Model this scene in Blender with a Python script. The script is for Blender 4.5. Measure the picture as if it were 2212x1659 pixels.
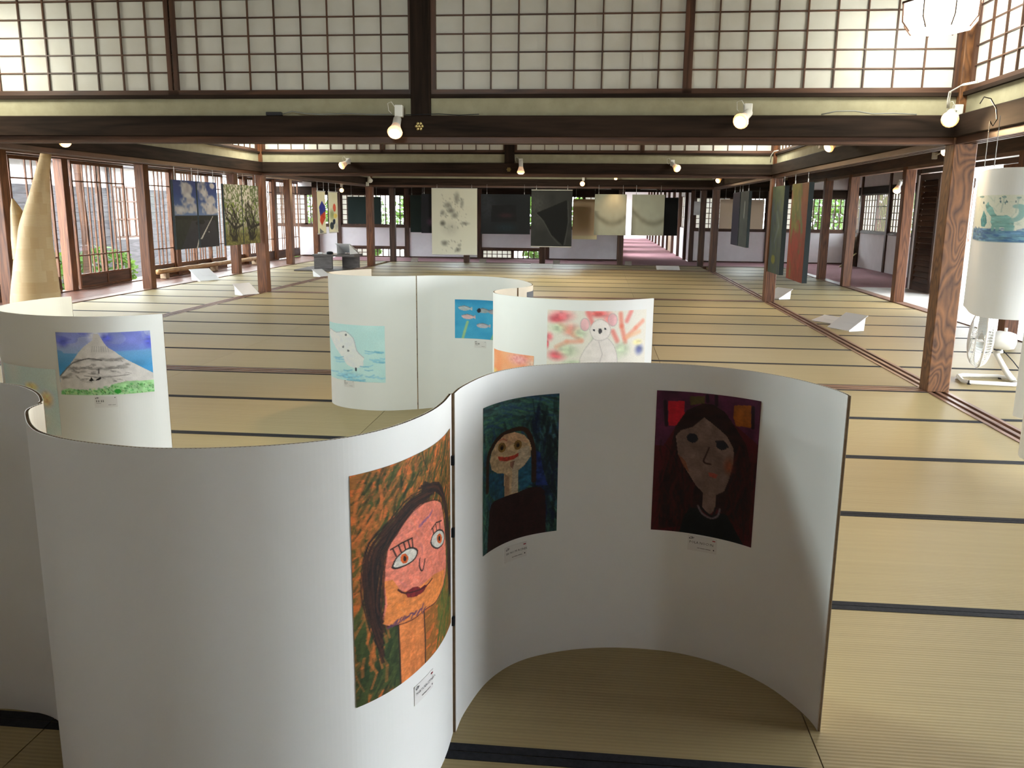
import bpy, bmesh, math, random
import numpy as np
from mathutils import Vector, Matrix

for o in list(bpy.data.objects):
    bpy.data.objects.remove(o, do_unlink=True)
scene = bpy.context.scene
COL = scene.collection
random.seed(7)
rng = np.random.default_rng(11)

# ------------------------------------------------------------------ camera, sky, exposure
W, HH, FPX, EYE = 2212, 1659, 1824.96, 1.30
PITCH, YAW, ROLL = (math.radians(a) for a in (11.6305, 5.6334, 0.5799))


def cam_axes():
    fwd = np.array([-math.sin(YAW), math.cos(YAW), 0.0])
    right = np.array([math.cos(YAW), math.sin(YAW), 0.0])
    up = np.array([0, 0, 1.0])
    f2 = math.cos(PITCH) * fwd - math.sin(PITCH) * up
    u2 = math.cos(PITCH) * up + math.sin(PITCH) * fwd
    r2 = math.cos(ROLL) * right + math.sin(ROLL) * u2
    u3 = -math.sin(ROLL) * right + math.cos(ROLL) * u2
    return r2, u3, f2


CR, CU, CF = cam_axes()
cam = bpy.data.cameras.new('camera')
cam.sensor_fit = 'HORIZONTAL'
cam.sensor_width = 36.0
cam.lens = 36.0 * FPX / W
cam.clip_start = 0.05
cam.clip_end = 300
camo = bpy.data.objects.new('camera', cam)
COL.objects.link(camo)
camo.matrix_world = Matrix(((CR[0], CU[0], -CF[0], 0), (CR[1], CU[1], -CF[1], 0), (CR[2], CU[2], -CF[2], EYE), (0, 0, 0, 1)))
scene.camera = camo

SKY = 22.0
world = bpy.data.worlds.new('world')
scene.world = world
world.use_nodes = True
bg = world.node_tree.nodes['Background']
bg.inputs[0].default_value = (0.90, 0.96, 1.0, 1)
bg.inputs[1].default_value = SKY
vs = scene.view_settings
vs.view_transform = 'Standard'
vs.look = 'None'
vs.exposure = 0.0
vs.gamma = 1.0
vs.use_curve_mapping = False
scene.cycles.max_bounces = 8
scene.cycles.diffuse_bounces = 5
scene.cycles.glossy_bounces = 2
scene.cycles.transmission_bounces = 4
scene.cycles.transparent_max_bounces = 12
scene.cycles.sample_clamp_indirect = 6.0
scene.cycles.caustics_reflective = False
scene.cycles.caustics_refractive = False

LANTERN_POWER = 155.0
SPOT_POWER = 50.0


def ray(px, py):
    return CR * ((px - W / 2) / FPX) - CU * ((py - HH / 2) / FPX) + CF


def on_floor(px, py, z=0.0):
    d = ray(px, py)
    t = (z - EYE) / d[2]
    return Vector((d[0] * t, d[1] * t, z))


def on_y(px, py, Y):
    d = ray(px, py)
    t = Y / d[1]
    return Vector((d[0] * t, Y, EYE + d[2] * t))


def on_x(px, py, X):
    d = ray(px, py)
    t = X / d[0]
    return Vector((X, d[1] * t, EYE + d[2] * t))


# ------------------------------------------------------------------ helpers
WLOC = {}


def put(name, data, loc=(0, 0, 0), parent=None, rot=None):
    o = bpy.data.objects.new(name, data)
    COL.objects.link(o)
    loc = Vector(loc)
    if parent is not None:
        o.parent = parent
        if parent.name in WLOC:
            o.location = loc - WLOC[parent.name]
        else:
            o.location = loc
    else:
        o.location = loc
    WLOC[o.name] = loc
    if rot is not None:
        o.rotation_mode = 'QUATERNION' if hasattr(rot, 'w') else 'XYZ'
        if hasattr(rot, 'w'):
            o.rotation_quaternion = rot
        else:
            o.rotation_euler = rot
    return o


def tag(o, label, cat=None, group=None, kind=None):
    o['label'] = label
    if cat:
        o['category'] = cat
    if group:
        o['group'] = group
    if kind:
        o['kind'] = kind
    return o


def thing(name, label, cat, loc=(0, 0, 0), group=None, kind=None):
    return tag(put(name, None, loc), label, cat, group, kind)


def mesh(name, verts, faces, mat, smooth=False):
    m = bpy.data.meshes.new(name)
    m.from_pydata([tuple(v) for v in verts], [], faces)
    if mat:
        m.materials.append(mat)
    if smooth:
        m.polygons.foreach_set('use_smooth', [True] * len(m.polygons))
    m.update()
    return m


_box = {}


def box(name, x0, x1, y0, y1, z0, z1, mat, parent=None, bev=0.0):
    dx, dy, dz = abs(x1 - x0), abs(y1 - y0), abs(z1 - z0)
    key = (round(dx, 4), round(dy, 4), round(dz, 4), mat.name, bev)
    m = _box.get(key)
    if m is None:
        bm = bmesh.new()
        bmesh.ops.create_cube(bm, size=1)
        for v in bm.verts:
            v.co = Vector((v.co.x * dx, v.co.y * dy, (v.co.z + .5) * dz))
        if bev:
            bmesh.ops.bevel(bm, geom=bm.edges[:], offset=bev, segments=1, affect='EDGES')
        m = bpy.data.meshes.new(name)
        bm.to_mesh(m)
        bm.free()
        m.materials.append(mat)
        _box[key] = m
    return put(name, m, ((x0 + x1) / 2, (y0 + y1) / 2, min(z0, z1)), parent)


class MB:
    """collects simple shapes, in world coordinates, into one mesh"""

    def __init__(s):
        s.v, s.f = [], []

    def box(s, x0, x1, y0, y1, z0, z1):
        n = len(s.v)
        s.v += [(x, y, z) for z in (z0, z1) for y in (y0, y1) for x in (x0, x1)]
        s.f += [tuple(n + i for i in q) for q in ((0, 2, 3, 1), (4, 5, 7, 6), (0, 1, 5, 4), (2, 6, 7, 3), (0, 4, 6, 2), (1, 3, 7, 5))]
        return s

    def tube(s, pts, r, n=8, cap=True):
        pts = [Vector(p) for p in pts]
        rr = r if isinstance(r, (list, tuple)) else [r] * len(pts)
        b = len(s.v)
        prev = None
        for i, p in enumerate(pts):
            t = (pts[min(i + 1, len(pts) - 1)] - pts[max(i - 1, 0)]).normalized()
            a = prev if prev is not None else (Vector((0, 0, 1)) if abs(t.z) < .9 else Vector((1, 0, 0)))
            u = (a - t * a.dot(t)).normalized()
            prev = u
            w = t.cross(u)
            for k in range(n):
                c = 2 * math.pi * k / n
                s.v.append(tuple(p + (u * math.cos(c) + w * math.sin(c)) * rr[i]))
        for i in range(len(pts) - 1):
            for k in range(n):
                k2 = (k + 1) % n
                s.f.append((b + i * n + k, b + i * n + k2, b + (i + 1) * n + k2, b + (i + 1) * n + k))
        if cap:
            s.f.append(tuple(b + k for k in range(n))[::-1])
            s.f.append(tuple(b + (len(pts) - 1) * n + k for k in range(n)))
        return s

    def poly(s, pts, faces):
        n = len(s.v)
        s.v += [tuple(p) for p in pts]
        s.f += [tuple(n + i for i in q) for q in faces]
        return s

    def lathe(s, prof, n=16, M=None):
        b = len(s.v)
        for r, z in prof:
            for k in range(n):
                c = 2 * math.pi * k / n
                p = Vector((r * math.cos(c), r * math.sin(c), z))
                s.v.append(tuple(M @ p if M is not None else p))
        for i in range(len(prof) - 1):
            for k in range(n):
                k2 = (k + 1) % n
                s.f.append((b + i * n + k, b + i * n + k2, b + (i + 1) * n + k2, b + (i + 1) * n + k))
        s.f.append(tuple(b + k for k in range(n))[::-1])
        s.f.append(tuple(b + (len(prof) - 1) * n + k for k in range(n)))
        return s

    def prism(s, poly2, a0, a1, axis='y'):
        """poly2: (h, z) profile, extruded from a0 to a1 along an axis"""
        n, b = len(poly2), len(s.v)
        for a in (a0, a1):
            for h, z in poly2:
                s.v.append((h, a, z) if axis == 'y' else (a, h, z))
        s.f += [(b + i, b + (i + 1) % n, b + n + (i + 1) % n, b + n + i) for i in range(n)]
        s.f += [tuple(b + i for i in range(n))[::-1], tuple(b + n + i for i in range(n))]
        return s

    def build(s, name, mat, parent=None, loc=None, smooth=False, local=False):
        if local:
            return put(name, mesh(name, s.v, s.f, mat, smooth), (WLOC[parent.name] if parent is not None else (0, 0, 0)) if loc is None else loc, parent)
        a = np.array(s.v)
        if loc is None:
            loc = Vector(((a[:, 0].min() + a[:, 0].max()) / 2, (a[:, 1].min() + a[:, 1].max()) / 2, a[:, 2].min()))
        loc = Vector(loc)
        m = mesh(name, a - np.array(loc), s.f, mat, smooth)
        bm = bmesh.new()
        bm.from_mesh(m)
        bmesh.ops.recalc_face_normals(bm, faces=bm.faces[:])
        bm.to_mesh(m)
        bm.free()
        return put(name, m, loc, parent)


# ------------------------------------------------------------------ materials
def lin(c, k=1.0):
    out = []
    for v in c:
        v = v / 255.0
        out.append(min(1.0, (v / 12.92 if v <= .04045 else ((v + .055) / 1.055) ** 2.4) * k))
    return tuple(out)


def mat(name, col=(.5, .5, .5), rough=.6, spec=.3, metal=0.0):
    m = bpy.data.materials.new(name)
    m.use_nodes = True
    b = m.node_tree.nodes['Principled BSDF']
    b.inputs['Base Color'].default_value = (*col[:3], 1)
    b.inputs['Roughness'].default_value = rough
    b.inputs['Specular IOR Level'].default_value = spec
    b.inputs['Metallic'].default_value = metal
    return m


def N(m, t, **kw):
    n = m.node_tree.nodes.new(t)
    for k, v in kw.items():
        if k.startswith('i_'):
            key = k[2:]
            n.inputs[int(key) if key.isdigit() else key.replace('_', ' ')].default_value = v
        else:
            setattr(n, k, v)
    return n


def L(m, a, b):
    m.node_tree.links.new(a, b)


def coords(m, scale, offset=True):
    tc = N(m, 'ShaderNodeTexCoord')
    mp = N(m, 'ShaderNodeMapping')
    mp.inputs['Scale'].default_value = scale
    if offset:
        oi = N(m, 'ShaderNodeObjectInfo')
        va = N(m, 'ShaderNodeVectorMath', operation='SCALE')
        cx = N(m, 'ShaderNodeCombineXYZ', i_0=13.0, i_1=7.0, i_2=5.0)
        L(m, cx.outputs[0], va.inputs[0])
        L(m, oi.outputs['Random'], va.inputs['Scale'])
        ad = N(m, 'ShaderNodeVectorMath', operation='ADD')
        L(m, tc.outputs['Object'], ad.inputs[0])
        L(m, va.outputs[0], ad.inputs[1])
        L(m, ad.outputs[0], mp.inputs['Vector'])
    else:
        L(m, tc.outputs['Object'], mp.inputs['Vector'])
    return mp.outputs[0]


def ramp(m, fac, stops):
    r = N(m, 'ShaderNodeValToRGB')
    cr = r.color_ramp
    while len(cr.elements) < len(stops):
        cr.elements.new(.5)
    for e, (p, c) in zip(cr.elements, stops):
        e.position = p
        e.color = (*c, 1)
    L(m, fac, r.inputs[0])
    return r.outputs[0]


def bump(m, h, strength, dist=.004):
    b = N(m, 'ShaderNodeBump')
    b.inputs['Strength'].default_value = strength
    b.inputs['Distance'].default_value = dist
    L(m, h, b.inputs['Height'])
    L(m, b.outputs[0], m.node_tree.nodes['Principled BSDF'].inputs['Normal'])


_wood = {}


def wood(kind, axis):
    """dark, red, sill, pale, grey timber with the grain along an axis"""
    if (kind, axis) in _wood:
        return _wood[(kind, axis)]
    c1, c2, rough, contour = {
        'dark': ((.012, .008, .006), (.034, .021, .015), .75, 3.0),
        'red': ((.072, .025, .010), (.205, .078, .030), .5, 10.0),
        'figured': ((.050, .020, .009), (.205, .088, .032), .5, 20.0),
        'sill': ((.105, .047, .028), (.270, .150, .100), .42, 5.0),
        'pale': ((.330, .230, .140), (.520, .400, .260), .5, 4.0),
        'grey': ((.034, .030, .033), (.080, .072, .078), .7, 5.0),
        'veranda': ((.120, .050, .032), (.235, .110, .075), .28, 4.0),
        'frame': ((.040, .018, .011), (.110, .050, .028), .5, 4.0),
        'shutter': ((.035, .016, .009), (.100, .045, .024), .55, 4.0),
    }[kind]
    m = mat('timber_%s_%s' % (kind, axis), c1, .75 if kind == 'dark' else rough, .08 if kind == 'dark' else .35)
    s = [5.0, 5.0, 5.0] if kind == 'figured' else [9.0, 9.0, 9.0]
    s['xyz'.index(axis)] = 1.6 if kind == 'figured' else 0.7
    v = coords(m, s)
    no = N(m, 'ShaderNodeTexNoise', i_Scale=1.0, i_Detail=2.0, i_Roughness=.45, i_Distortion=.3)
    L(m, v, no.inputs['Vector'])
    mu = N(m, 'ShaderNodeMath', operation='MULTIPLY', i_1=contour)
    L(m, no.outputs[0], mu.inputs[0])
    pp = N(m, 'ShaderNodeMath', operation='PINGPONG', i_1=.5)
    L(m, mu.outputs[0], pp.inputs[0])
    f2 = N(m, 'ShaderNodeTexNoise', i_Scale=6.0, i_Detail=4.0)
    L(m, v, f2.inputs['Vector'])
    ad = N(m, 'ShaderNodeMath', operation='MULTIPLY_ADD', i_1=1.3)
    L(m, pp.outputs[0], ad.inputs[0])
    sb = N(m, 'ShaderNodeMath', operation='MULTIPLY_ADD', i_1=.9, i_2=-.28)
    L(m, f2.outputs[0], sb.inputs[0])
    L(m, sb.outputs[0], ad.inputs[2])
    L(m, ramp(m, ad.outputs[0], [(0.05, c1), (.95, c2)]), m.node_tree.nodes['Principled BSDF'].inputs['Base Color'])
    bump(m, ad.outputs[0], .25, .002)
    _wood[(kind, axis)] = m
    return m


def noisy(name, c1, c2, scale, rough=.85, spec=.2, bs=.2, bd=.003, stretch=(1, 1, 1), offset=False):
    m = mat(name, c1, rough, spec)
    v = coords(m, stretch, offset)
    no = N(m, 'ShaderNodeTexNoise', i_Scale=scale, i_Detail=5.0, i_Roughness=.6)
    L(m, v, no.inputs['Vector'])
    L(m, ramp(m, no.outputs[0], [(.3, c1), (.72, c2)]), m.node_tree.nodes['Principled BSDF'].inputs['Base Color'])
    if bs:
        bump(m, no.outputs[0], bs, bd)
    return m


M_plaster = noisy('olive_plaster', (.30, .272, .178), (.37, .338, .228), 9, bs=.25)
M_white = noisy('white_plaster', (.80, .77, .79), (.87, .84, .86), 4, bs=.1)
M_ceil = wood('dark', 'y')
M_carpet = noisy('pink_carpet', (.30, .155, .175), (.42, .235, .255), 60, rough=.95, bs=.4)
M_hall = noisy('pale_hall_floor', (.60, .55, .50), (.72, .68, .64), 3, rough=.35, spec=.4, bs=.05)
M_black = mat('black_cloth', (.006, .007, .009), .8)
M_ground = noisy('garden_gravel', (.42, .40, .36), (.60, .57, .52), 3, bs=.3)
M_wp = mat('white_plastic', (.78, .77, .73), .4, .4)
M_wire = mat('steel_wire', (.35, .34, .32), .4, .5, .6)
M_cable = mat('grey_cable', (.22, .22, .20), .6)
M_dcable = mat('dark_cable', (.02, .02, .025), .6)
M_card = noisy('white_board', (.78, .79, .78), (.83, .84, .83), 2, rough=.75, bs=.05)
M_cardback = noisy('off_white_board_back', (.58, .53, .44), (.64, .59, .50), 2, rough=.8, bs=.05)
M_brown = noisy('brown_board_edge', (.16, .105, .06), (.26, .18, .11), 40, bs=.1)
M_metal = mat('dark_metal', (.05, .045, .04), .4, .5, .8)
M_brass = mat('brass', (.30, .22, .09), .35, .5, .9)
M_canvas_edge = mat('dark_canvas_edge', (.014, .020, .020), .7)
M_tablewood = noisy('charcoal_table', (.07, .062, .060), (.14, .125, .118), 6, rough=.5, stretch=(1, 1, 6))

# tatami: fine ribs of rush running along the mat
M_tatami = mat('tatami_rush', (.5, .4, .2), .52, .40)
_v = coords(M_tatami, (1, 1, 1), False)
_wv = N(M_tatami, 'ShaderNodeTexWave', wave_type='BANDS', bands_direction='Y', i_Scale=23.0, i_Distortion=.35, i_Detail=1.0)
L(M_tatami, _v, _wv.inputs['Vector'])
_v2 = coords(M_tatami, (.8, 26, 1), True)
_no = N(M_tatami, 'ShaderNodeTexNoise', i_Scale=1.6, i_Detail=4.0)
L(M_tatami, _v2, _no.inputs['Vector'])
_oi = N(M_tatami, 'ShaderNodeObjectInfo')
_ma = N(M_tatami, 'ShaderNodeMath', operation='MULTIPLY_ADD', i_1=.24)
L(M_tatami, _wv.outputs['Fac'], _ma.inputs[0])
_mb = N(M_tatami, 'ShaderNodeMath', operation='MULTIPLY_ADD', i_1=.45, i_2=0.0)
L(M_tatami, _no.outputs[0], _mb.inputs[0])
L(M_tatami, _mb.outputs[0], _ma.inputs[2])
_mc = N(M_tatami, 'ShaderNodeMath', operation='MULTIPLY_ADD', i_1=.22)
L(M_tatami, _oi.outputs['Random'], _mc.inputs[0])
L(M_tatami, _ma.outputs[0], _mc.inputs[2])
L(M_tatami, ramp(M_tatami, _mc.outputs[0], [(.1, (.252, .196, .092)), (.85, (.400, .315, .155))]), M_tatami.node_tree.nodes['Principled BSDF'].inputs['Base Color'])
bump(M_tatami, _wv.outputs['Fac'], .22, .002)
M_heri = noisy('black_cloth_border', (.009, .010, .014), (.020, .022, .028), 80, bs=.2)

# shoji paper: thin, lets light through
M_paper = bpy.data.materials.new('shoji_paper')
M_paper.use_nodes = True
nt = M_paper.node_tree
nt.nodes.remove(nt.nodes['Principled BSDF'])
_d = N(M_paper, 'ShaderNodeBsdfDiffuse')
_t = N(M_paper, 'ShaderNodeBsdfTranslucent')
_x = N(M_paper, 'ShaderNodeMixShader', i_0=.35)
_pv = coords(M_paper, (3, 3, 3), True)
_pn = N(M_paper, 'ShaderNodeTexNoise', i_Scale=1.5, i_Detail=3.0)
L(M_paper, _pv, _pn.inputs['Vector'])
_pc = ramp(M_paper, _pn.outputs[0], [(.3, (.74, .72, .66)), (.7, (.82, .81, .77))])
L(M_paper, _pc, _d.inputs[0])
L(M_paper, _pc, _t.inputs[0])
L(M_paper, _d.outputs[0], _x.inputs[1])
L(M_paper, _t.outputs[0], _x.inputs[2])
L(M_paper, _x.outputs[0], nt.nodes['Material Output'].inputs[0])

M_paper2 = M_paper.copy()
M_paper2.name = 'thin_window_paper'
M_paper2.node_tree.nodes['Mix Shader'].inputs[0].default_value = .42

M_glass = bpy.data.materials.new('window_glass')
M_glass.use_nodes = True
nt = M_glass.node_tree
nt.nodes.remove(nt.nodes['Principled BSDF'])
_tr = N(M_glass, 'ShaderNodeBsdfTransparent')
_tr.inputs[0].default_value = (.93, .95, .95, 1)
_gl = N(M_glass, 'ShaderNodeBsdfGlossy', i_Roughness=.02)
_gx = N(M_glass, 'ShaderNodeMixShader', i_0=.07)
L(M_glass, _tr.outputs[0], _gx.inputs[1])
L(M_glass, _gl.outputs[0], _gx.inputs[2])
L(M_glass, _gx.outputs[0], nt.nodes['Material Output'].inputs[0])


def emit(name, col, strength):
    m = bpy.data.materials.new(name)
    m.use_nodes = True
    b = m.node_tree.nodes['Principled BSDF']
    b.inputs['Base Color'].default_value = (.8, .8, .78, 1)
    b.inputs['Emission Color'].default_value = (*col, 1)
    b.inputs['Emission Strength'].default_value = strength
    return m


M_lantern = emit('lit_lantern_shade', (.86, 1.0, .98), LANTERN_POWER)
M_bulb = emit('lit_reflector_bulb', (1.0, .72, .40), 9.0)
M_bulb_rim = emit('lit_bulb_rim', (1.0, .52, .17), 1.5)
M_bulb_side = emit('glowing_bulb_side', (1.0, .42, .12), .35)

for _m in (M_bulb, M_bulb_rim, M_bulb_side):
    _m.cycles.emission_sampling = 'NONE'

# painted colours live in a colour attribute
M_paint = mat('painted_paper', (.5, .5, .5), .7, .25)
_at = N(M_paint, 'ShaderNodeAttribute', attribute_name='paint')
_pg = N(M_paint, 'ShaderNodeTexNoise', i_Scale=220.0, i_Detail=2.0)
_pt = N(M_paint, 'ShaderNodeTexCoord')
L(M_paint, _pt.outputs['Object'], _pg.inputs['Vector'])
_pm = N(M_paint, 'ShaderNodeMix', data_type='RGBA', blend_type='MULTIPLY')
_pm.inputs['Factor'].default_value = 1.0
L(M_paint, _at.outputs['Color'], _pm.inputs['A'])
L(M_paint, ramp(M_paint, _pg.outputs[0], [(.3, (.9, .9, .9)), (.7, (1, 1, 1))]), _pm.inputs['B'])
L(M_paint, _pm.outputs['Result'], M_paint.node_tree.nodes['Principled BSDF'].inputs['Base Color'])

# ------------------------------------------------------------------ plan of the hall (metres; camera above the origin)
XL, XR = -5.22, 2.555            # pillar rows along the main rooms
XLO, XRO = -7.15, 4.52           # outer pillar rows
XD, XDR = -8.16, 5.60            # glazed doors of the two verandas
YR = [0.13, 6.53, 12.93, 19.35]  # cross beams
YG, YW = 21.10, 23.10            # back gallery row and back wall
XWR = 6.48                       # wall of the carpeted corner
KZ, NZ0, NZ1, PZ, CEIL = 1.785, 1.83, 1.98, 2.11, 3.30
XM = [-5.145, -3.285, -1.36, .575, 2.48]

# floor and tatami
floor = tag(box('floor', XLO, XRO, -3.2, YG, -.16, -.06, wood('sill', 'x')), 'floor of straw-coloured tatami mats with black cloth borders', kind='structure')


def tatami(x0, x1, y0, y1):
    g = .0015
    o = box('tatami_mat', x0 + g, x1 - g, y0 + g, y1 - g, -.06, 0, M_tatami, floor)
    for ya, yb in ((y0 + g, y0 + .031), (y1 - .031, y1 - g)):
        box('border', x0 + g, x1 - g, ya, yb, -.02, .0016, M_heri, o)


rows = [6.45 - .925 * k for k in range(11)]
for i in range(4):
    for a, b in zip(rows[1:], rows[:-1]):
        tatami(XM[i], XM[i + 1], a, b)
    for y0, y1 in ((6.61, 12.85), (13.01, 19.27)):
        for k in range(7):
            tatami(XM[i], XM[i + 1], y0 + (y1 - y0) * k / 7, y0 + (y1 - y0) * (k + 1) / 7)
    for k in range(2):
        tatami(XM[i], XM[i + 1], 19.43 + k * .825, 19.43 + (k + 1) * .825)
for k in range(-8, 17):
    y = 5.6 + .955 * k
    tatami(2.635, 4.44, y, min(y + .955, YG - .02))
    if y > 5:
        tatami(-7.07, -5.30, y - .3, min(y + .655, YG - .02))


def sill(name, label, axis, c, a0, a1, w=.155):
    """grooved threshold rail"""
    p = []
    for h, z in ((-.5, -.06), (.5, -.06), (.5, .004), (.32, .004), (.32, -.012), (.10, -.012), (.10, .004), (-.10, .004), (-.10, -.012), (-.32, -.012), (-.32, .004), (-.5, .004)):
        p.append((c + h * w, z))
    o = MB().prism(p, a0, a1, axis).build(name, wood('sill', axis))
    return tag(o, label, kind='structure')


sill('trim_1', 'grooved wooden sill between the main mats and the strip with the fan', 'y', XR, -3.2, YR[3])
sill('trim_2', 'grooved wooden sill between the main mats and the strip with the woven sculpture', 'y', XL - .005, -3.2, YR[3])
sill('trim_3', 'wooden sill across the mats under the first dark beam', 'x', YR[1], XL + .08, XR - .08)
sill('trim_4', 'wooden sill across the mats under the second dark beam', 'x', YR[2], XL + .08, XR - .08)
sill('trim_5', 'wooden sill across the mats under the third dark beam', 'x', YR[3], XL + .08, XR - .08)
tag(box('trim_6', XRO - .08, XRO + .08, -3.2, YG, -.06, .012, wood('sill', 'y')), 'reddish floor rail under the outer pillars by the shutter', kind='structure')
tag(box('trim_7', XLO - .08, XLO + .08, -3.2, YG, -.06, .012, wood('sill', 'y')), 'reddish floor rail between mats and boarded veranda', kind='structure')
tag(box('trim_8', XLO, XRO - .08, YG - .02, YG + .1, -.06, .012, wood('sill', 'x')), 'floor rail between mats and pink carpet', kind='structure')

# verandas, carpet
ver = tag(box('floor_veranda', XD - .1, XLO - .08, 6.0, YW, -.2, -.05, wood('frame', 'y')), 'boarded veranda floor beside the glazed doors', kind='structure')
nb = 8
for k in range(nb):
    wv = (XLO - .08 - XD - .05) / nb
    box('plank', XD - .02 + k * wv, XD - .02 + (k + 1) * wv - .004, 6.0, YW, -.05, -.004, wood('veranda', 'y'), ver, .003)
tag(box('floor_carpet', XLO, XWR, YG + .1, YW, -.2, -.002, M_carpet), 'pink carpet of the gallery along the back wall', kind='structure')
tag(box('floor_corner_carpet', XRO + .08, XWR, 15.9, YG + .1, -.2, -.003, M_carpet), 'pink carpet in the corner room beyond the outer pillars', kind='structure')
tag(box('floor_hall', XRO + .08, XDR + .15, -3.2, 15.9, -.2, -.004, M_hall), 'pale glossy hall floor beyond the outer pillars', kind='structure')
tag(box('floor_corridor', .6, 2.42, YW, 43, -.2, -.002, M_carpet), 'long pink carpeted corridor floor beyond the back wall', kind='structure')


# ------------------------------------------------------------------ beams, plaster, pillars
def beam(name, label, axis, c, a0, a1):
    b = MB()
    prof = [(c - .07, KZ), (c - .035, KZ), (c - .035, KZ + .015), (c - .012, KZ + .015), (c - .012, KZ), (c + .012, KZ), (c + .012, KZ + .015), (c + .035, KZ + .015), (c + .035, KZ), (c + .07, KZ), (c + .07, NZ0), (c - .07, NZ0)]
    t = thing(name, label, None, (c, a0, KZ) if axis == 'y' else (a0, c, KZ), kind='structure')
    b.prism(prof, a0, a1, axis).build('grooved_rail', wood('frame', axis), t)
    if axis == 'x':
        box('face_beam', a0, a1, c - .10, c + .10, NZ0, NZ1, wood('dark', 'x'), t, .006)
    else:
        box('face_beam', c - .10, c + .10, a0, a1, NZ0, NZ1, wood('dark', 'y'), t, .006)
    return t


beam('trim_9', 'first dark lintel beam, above the near grooved sill, carrying three lit spot lamps', 'x', YR[1], XL, XR)
beam('trim_10', 'second dark lintel beam, behind the first, carrying three lit spot lamps', 'x', YR[2], XL, XR)
beam('trim_11', 'third dark lintel beam with the drawings and scrolls hung below', 'x', YR[3], XL, XR)
beam('trim_12', 'dark lintel beam running over the hung cloud and tree photographs', 'y', XL, 0.0, YR[3])
beam('trim_13', 'dark lintel beam running over the tall green and red paintings', 'y', XR, 0.0, YR[3])


def plaster(name, label, axis, c, a0, a1, z0, z1, m=None):
    m = m or M_plaster
    if axis == 'x':
        return tag(box(name, a0, a1, c - .03, c + .03, z0, z1, m), label, kind='structure')
    return tag(box(name, c - .03, c + .03, a0, a1, z0, z1, m), label, kind='structure')


plaster('wall_transom_1', 'olive plaster band between the first dark beam and the paper windows', 'x', YR[1], XL, XR, NZ1, PZ)
plaster('wall_transom_2', 'olive plaster band above the second dark beam', 'x', YR[2], XL, XR, NZ1, PZ)
plaster('wall_transom_3', 'olive plaster wall above the third dark beam', 'x', YR[3], XL, XR, NZ1, CEIL)
plaster('wall_transom_4', 'olive plaster band above the beam over the cloud photographs', 'y', XL, 0.0, YR[3], NZ1, PZ)
plaster('wall_transom_5', 'olive plaster band above the beam over the red painting', 'y', XR, 0.0, YR[3], NZ1, PZ)
for i, (nm, ax, c, a0, a1) in enumerate((('wall_upper_1', 'x', YR[1], XL, XR), ('wall_upper_2', 'x', YR[2], XL, XR), ('wall_upper_3', 'y', XL, 0., YR[3]), ('wall_upper_4', 'y', XR, 0., YR[3]))):
    plaster(nm, 'plaster strip above the paper windows, %s' % ['over the first beam', 'over the second beam', 'on the veranda side', 'on the hall side'][i], ax, c, a0, a1, 3.0, CEIL)

# shoji transom windows: frame, bars, paper panes
PANE_W, PANE_H, ROWS, COLS = .2035, .129, 6, 9
WN = [0]


def shoji(axis, c, a0, label, group, side=1):
    """nine by six paper panes; side = which face shows the bars"""
    WN[0] += 1
    a1 = a0 + COLS * PANE_W + .075
    z0 = PZ + .025
    t = thing('window_%d' % WN[0], label, None, (a0, c, z0) if axis == 'x' else (c, a0, z0), group, 'structure')

    def bx(name, p0, p1, d0, d1, za, zb, m):
        d0, d1 = sorted((c + d0 * side, c + d1 * side))
        if axis == 'x':
            return box(name, p0, p1, d0, d1, za, zb, m, t)
        return box(name, d0, d1, p0, p1, za, zb, m, t)

    f = .0375
    zt = z0 + .04 + ROWS * PANE_H
    fx, fz = wood('frame', axis), wood('frame', 'z')
    bx('stile', a0, a0 + f - .004, -.03, .005, z0, zt + .04, fz)
    bx('stile', a1 - f + .004, a1, -.03, .005, z0, zt + .04, fz)
    bx('rail', a0, a1, -.031, .004, z0, z0 + .038, fx)
    bx('rail', a0, a1, -.031, .004, zt, zt + .04, fx)
    for k in range(1, COLS):
        p = a0 + f + k * PANE_W
        bx('muntin', p - .005, p + .005, -.022, -.006, z0 + .038, zt, fz)
    for k in range(1, ROWS):
        z = z0 + .04 + k * PANE_H
        bx('muntin', a0 + f, a1 - f, -.021, -.006, z - .0045, z + .0045, fx)
    for k in range(COLS):
        for j in range(ROWS):
            bx('paper_pane', a0 + f + k * PANE_W, a0 + f + (k + 1) * PANE_W, -.006, -.0055, z0 + .034 + j * PANE_H, z0 + .04 + (j + 1) * PANE_H, M_paper)
    return t


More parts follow.
